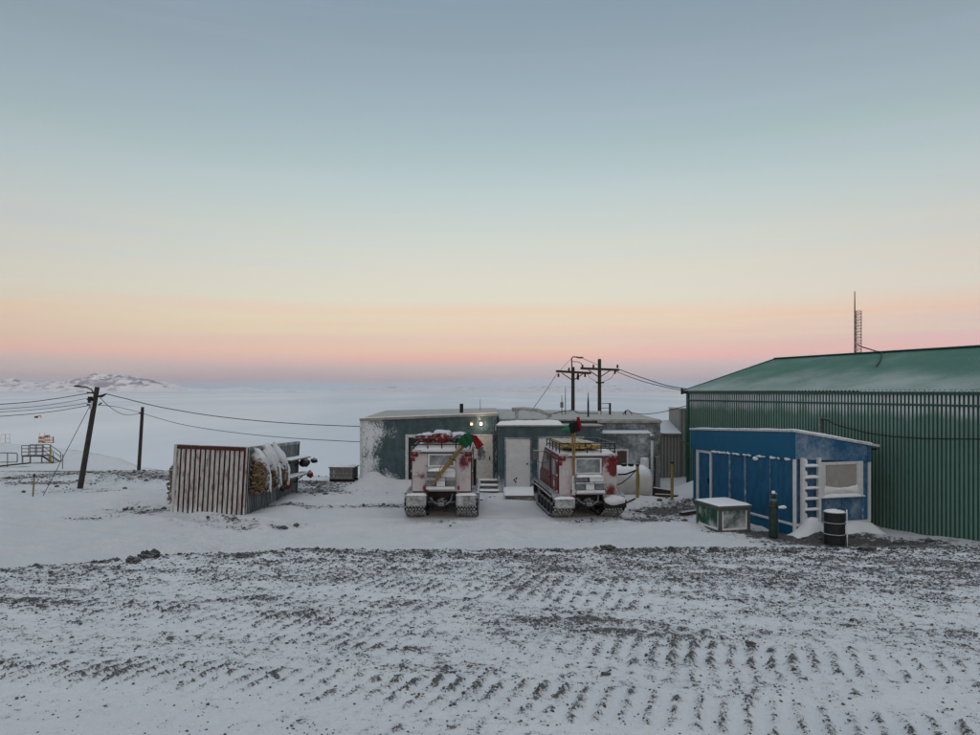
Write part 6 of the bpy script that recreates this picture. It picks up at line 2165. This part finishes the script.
for y in (0.05, 1.05):
    MB().beam((xb, y, za - 0.05), (xe, y, 0.0), 0.05, 0.12).build('stringer', M_black, pt)
    for f_ in (0.55, 1.0):
        MB().tube([(xb, y, za + (zt_ - za) * f_), (xe, y, (zt_ - za) * f_)], 0.03, 6).build('stair_rail', M_black, pt)
    MB().tube([(xe, y, 0), (xe, y, (zt_ - za))], 0.03, 6).build('newel', M_black, pt)
MB().box(pl_(51.5, 0).x - 0.04, pl_(51.5, 0).x + 0.04, -0.2, -0.08, -0.2, pl_(0, 444.5).z).build('yellow_post', M_yellow, pt)

rl, Yr, zr_ = far_thing('ramp_railing', 'low dark railing and ramp at the left picture edge', 'railing', 8, 467)
def rp(px, py):
    return at(px, py, Yr) - rl.location
MB().tube([rp(-30, 452.5), rp(-8, 452.5)], 0.035, 6).tube([rp(-8, 452.5), rp(16.5, 453.2), rp(17.3, 454), rp(17.3, 462)], 0.035, 6).build('top_rail', M_black, rl)
MB().tube([rp(-30, 462.5), rp(17.3, 462)], 0.03, 6).build('bottom_rail', M_black, rl)
for px in (-24, -4, 7.5):
    MB().tube([rp(px, 453), rp(px, 468)], 0.03, 6).build('baluster', M_black, rl)
MB().beam(rp(-30, 469), rp(29, 463), 0.5, 0.10).build('ramp_board', M_dkwood, rl)

x, y = gnd(32.5, 500)
mk = thing('marker_cane', 'thin leaning bamboo marker cane stuck in the snow at the left', 'marker', (x, y, hz(x, y)), 0)
MB().tube([(0, 0, -0.2), at(34.5, 474, y) - mk.location], [0.03, 0.026], 8).build('cane', M_bamboo, mk)
MB().tube([at(34.2, 477, y) - mk.location, at(34.5, 473.6, y) - mk.location], 0.034, 8).build('cane_tip', M_dkwood, mk)
x, y = gnd(62.3, 463)
pz_ = at(62.5, 463, 50)
o = thing('marker_cane', 'thin dark stake standing in the snow right of the stair platform', 'marker', (pz_.x, 50, hz(pz_.x, 50)), 0)
MB().tube([(0, 0, -0.2), (0.02, 0, 1.0)], 0.028, 6).build('cane', M_dkwood, o)
MB().tube([(0.02, 0, 0.92), (0.02, 0, 1.02)], 0.034, 6).build('cane_tip', M_black, o)

# on the sea ice
def ice_thing(name, label, cat, px, py):
    Y = (CAMZ - ICEZ) * FPX / (py - HY)
    return thing(name, label, cat, ((px - CX) / FPX * Y, Y, ICEZ), 0), Y


ih, Yi = ice_thing('ice_hut', 'orange and white boarded hut with two thin poles out on the ice', 'hut', 45, 443)
s_ = Yi / FPX
MB().box(-6.5 * s_, -0.5 * s_, 0, 3, 0, 7.6 * s_).build('orange_block', M_orange, ih)
for i in range(8):
    z = (0.3 + i * 0.9) * s_
    MB().box(-6.4 * s_, -0.6 * s_, -0.12, -0.01, z, z + 0.55 * s_).build('board', (M_orange, M_dkwood, M_orange, M_trim)[i % 4], ih)
for i in range(6):
    z = (0.2 + i * 1.0) * s_
    MB().box(-0.45 * s_, 8.0 * s_, -0.1, 0.1, z, z + 0.72 * s_).build('board', (M_orange, M_trim, M_grwood)[i % 3], ih)
for px_i in (-0.2, 3.8, 7.7):
    MB().box(px_i * s_, (px_i + 0.5) * s_, 0.11, 0.4, 0, 6.4 * s_).build('upright', M_dkwood, ih)
for px_i, hgt in ((-6.2, 10), (-1.2, 10.4)):
    MB().tube([(px_i * s_, 0.5, 0), (px_i * s_, 0.5, hgt * s_)], 0.06, 6).build('pole', M_pole, ih)
MB().cap_snow(-6.5 * s_, -0.5 * s_, 0, 3, 7.6 * s_, 0.25, seed=3).build('roof_snow', M_snow, ih, smooth=True)
fh, Yf = ice_thing('ice_hut', 'tiny brown hut far out on the sea ice', 'hut', 37, 418)
s_ = Yf / FPX
MB().box(-2.6 * s_, 1.2 * s_, 0, 3, 0, 2.3 * s_).build('cabin', M_dkwood, fh)
MB().prism([(-2.9 * s_, 2.3 * s_), (1.5 * s_, 2.3 * s_), (0.8 * s_, 3.0 * s_), (-2.2 * s_, 3.0 * s_)], 'Y', -0.2, 3.2).build('roof', M_snow, fh)
MB().box(1.3 * s_, 3.0 * s_, 0, 2, 0, 1.6 * s_).build('annex', M_trim, fh)
tw, Yt = ice_thing('white_frame_tower', 'pale open frame tower at the far left edge', 'tower', 3, 452)
s_ = Yt / FPX
for x in (-2.5, 2.5):
    for y in (0, 2.0):
        MB().tube([(x * s_, y, 0), (x * s_ * 0.8, y, 18 * s_)], 0.10, 6).build('upright', M_trim, tw)
for z in (4, 9, 13, 17.5):
    MB().tube([(-2.4 * s_, 0, z * s_), (2.4 * s_, 0, z * s_)], 0.09, 6).tube([(-2.4 * s_, 2, z * s_), (2.4 * s_, 2, z * s_)], 0.09, 6).build('crossbar', M_trim, tw)
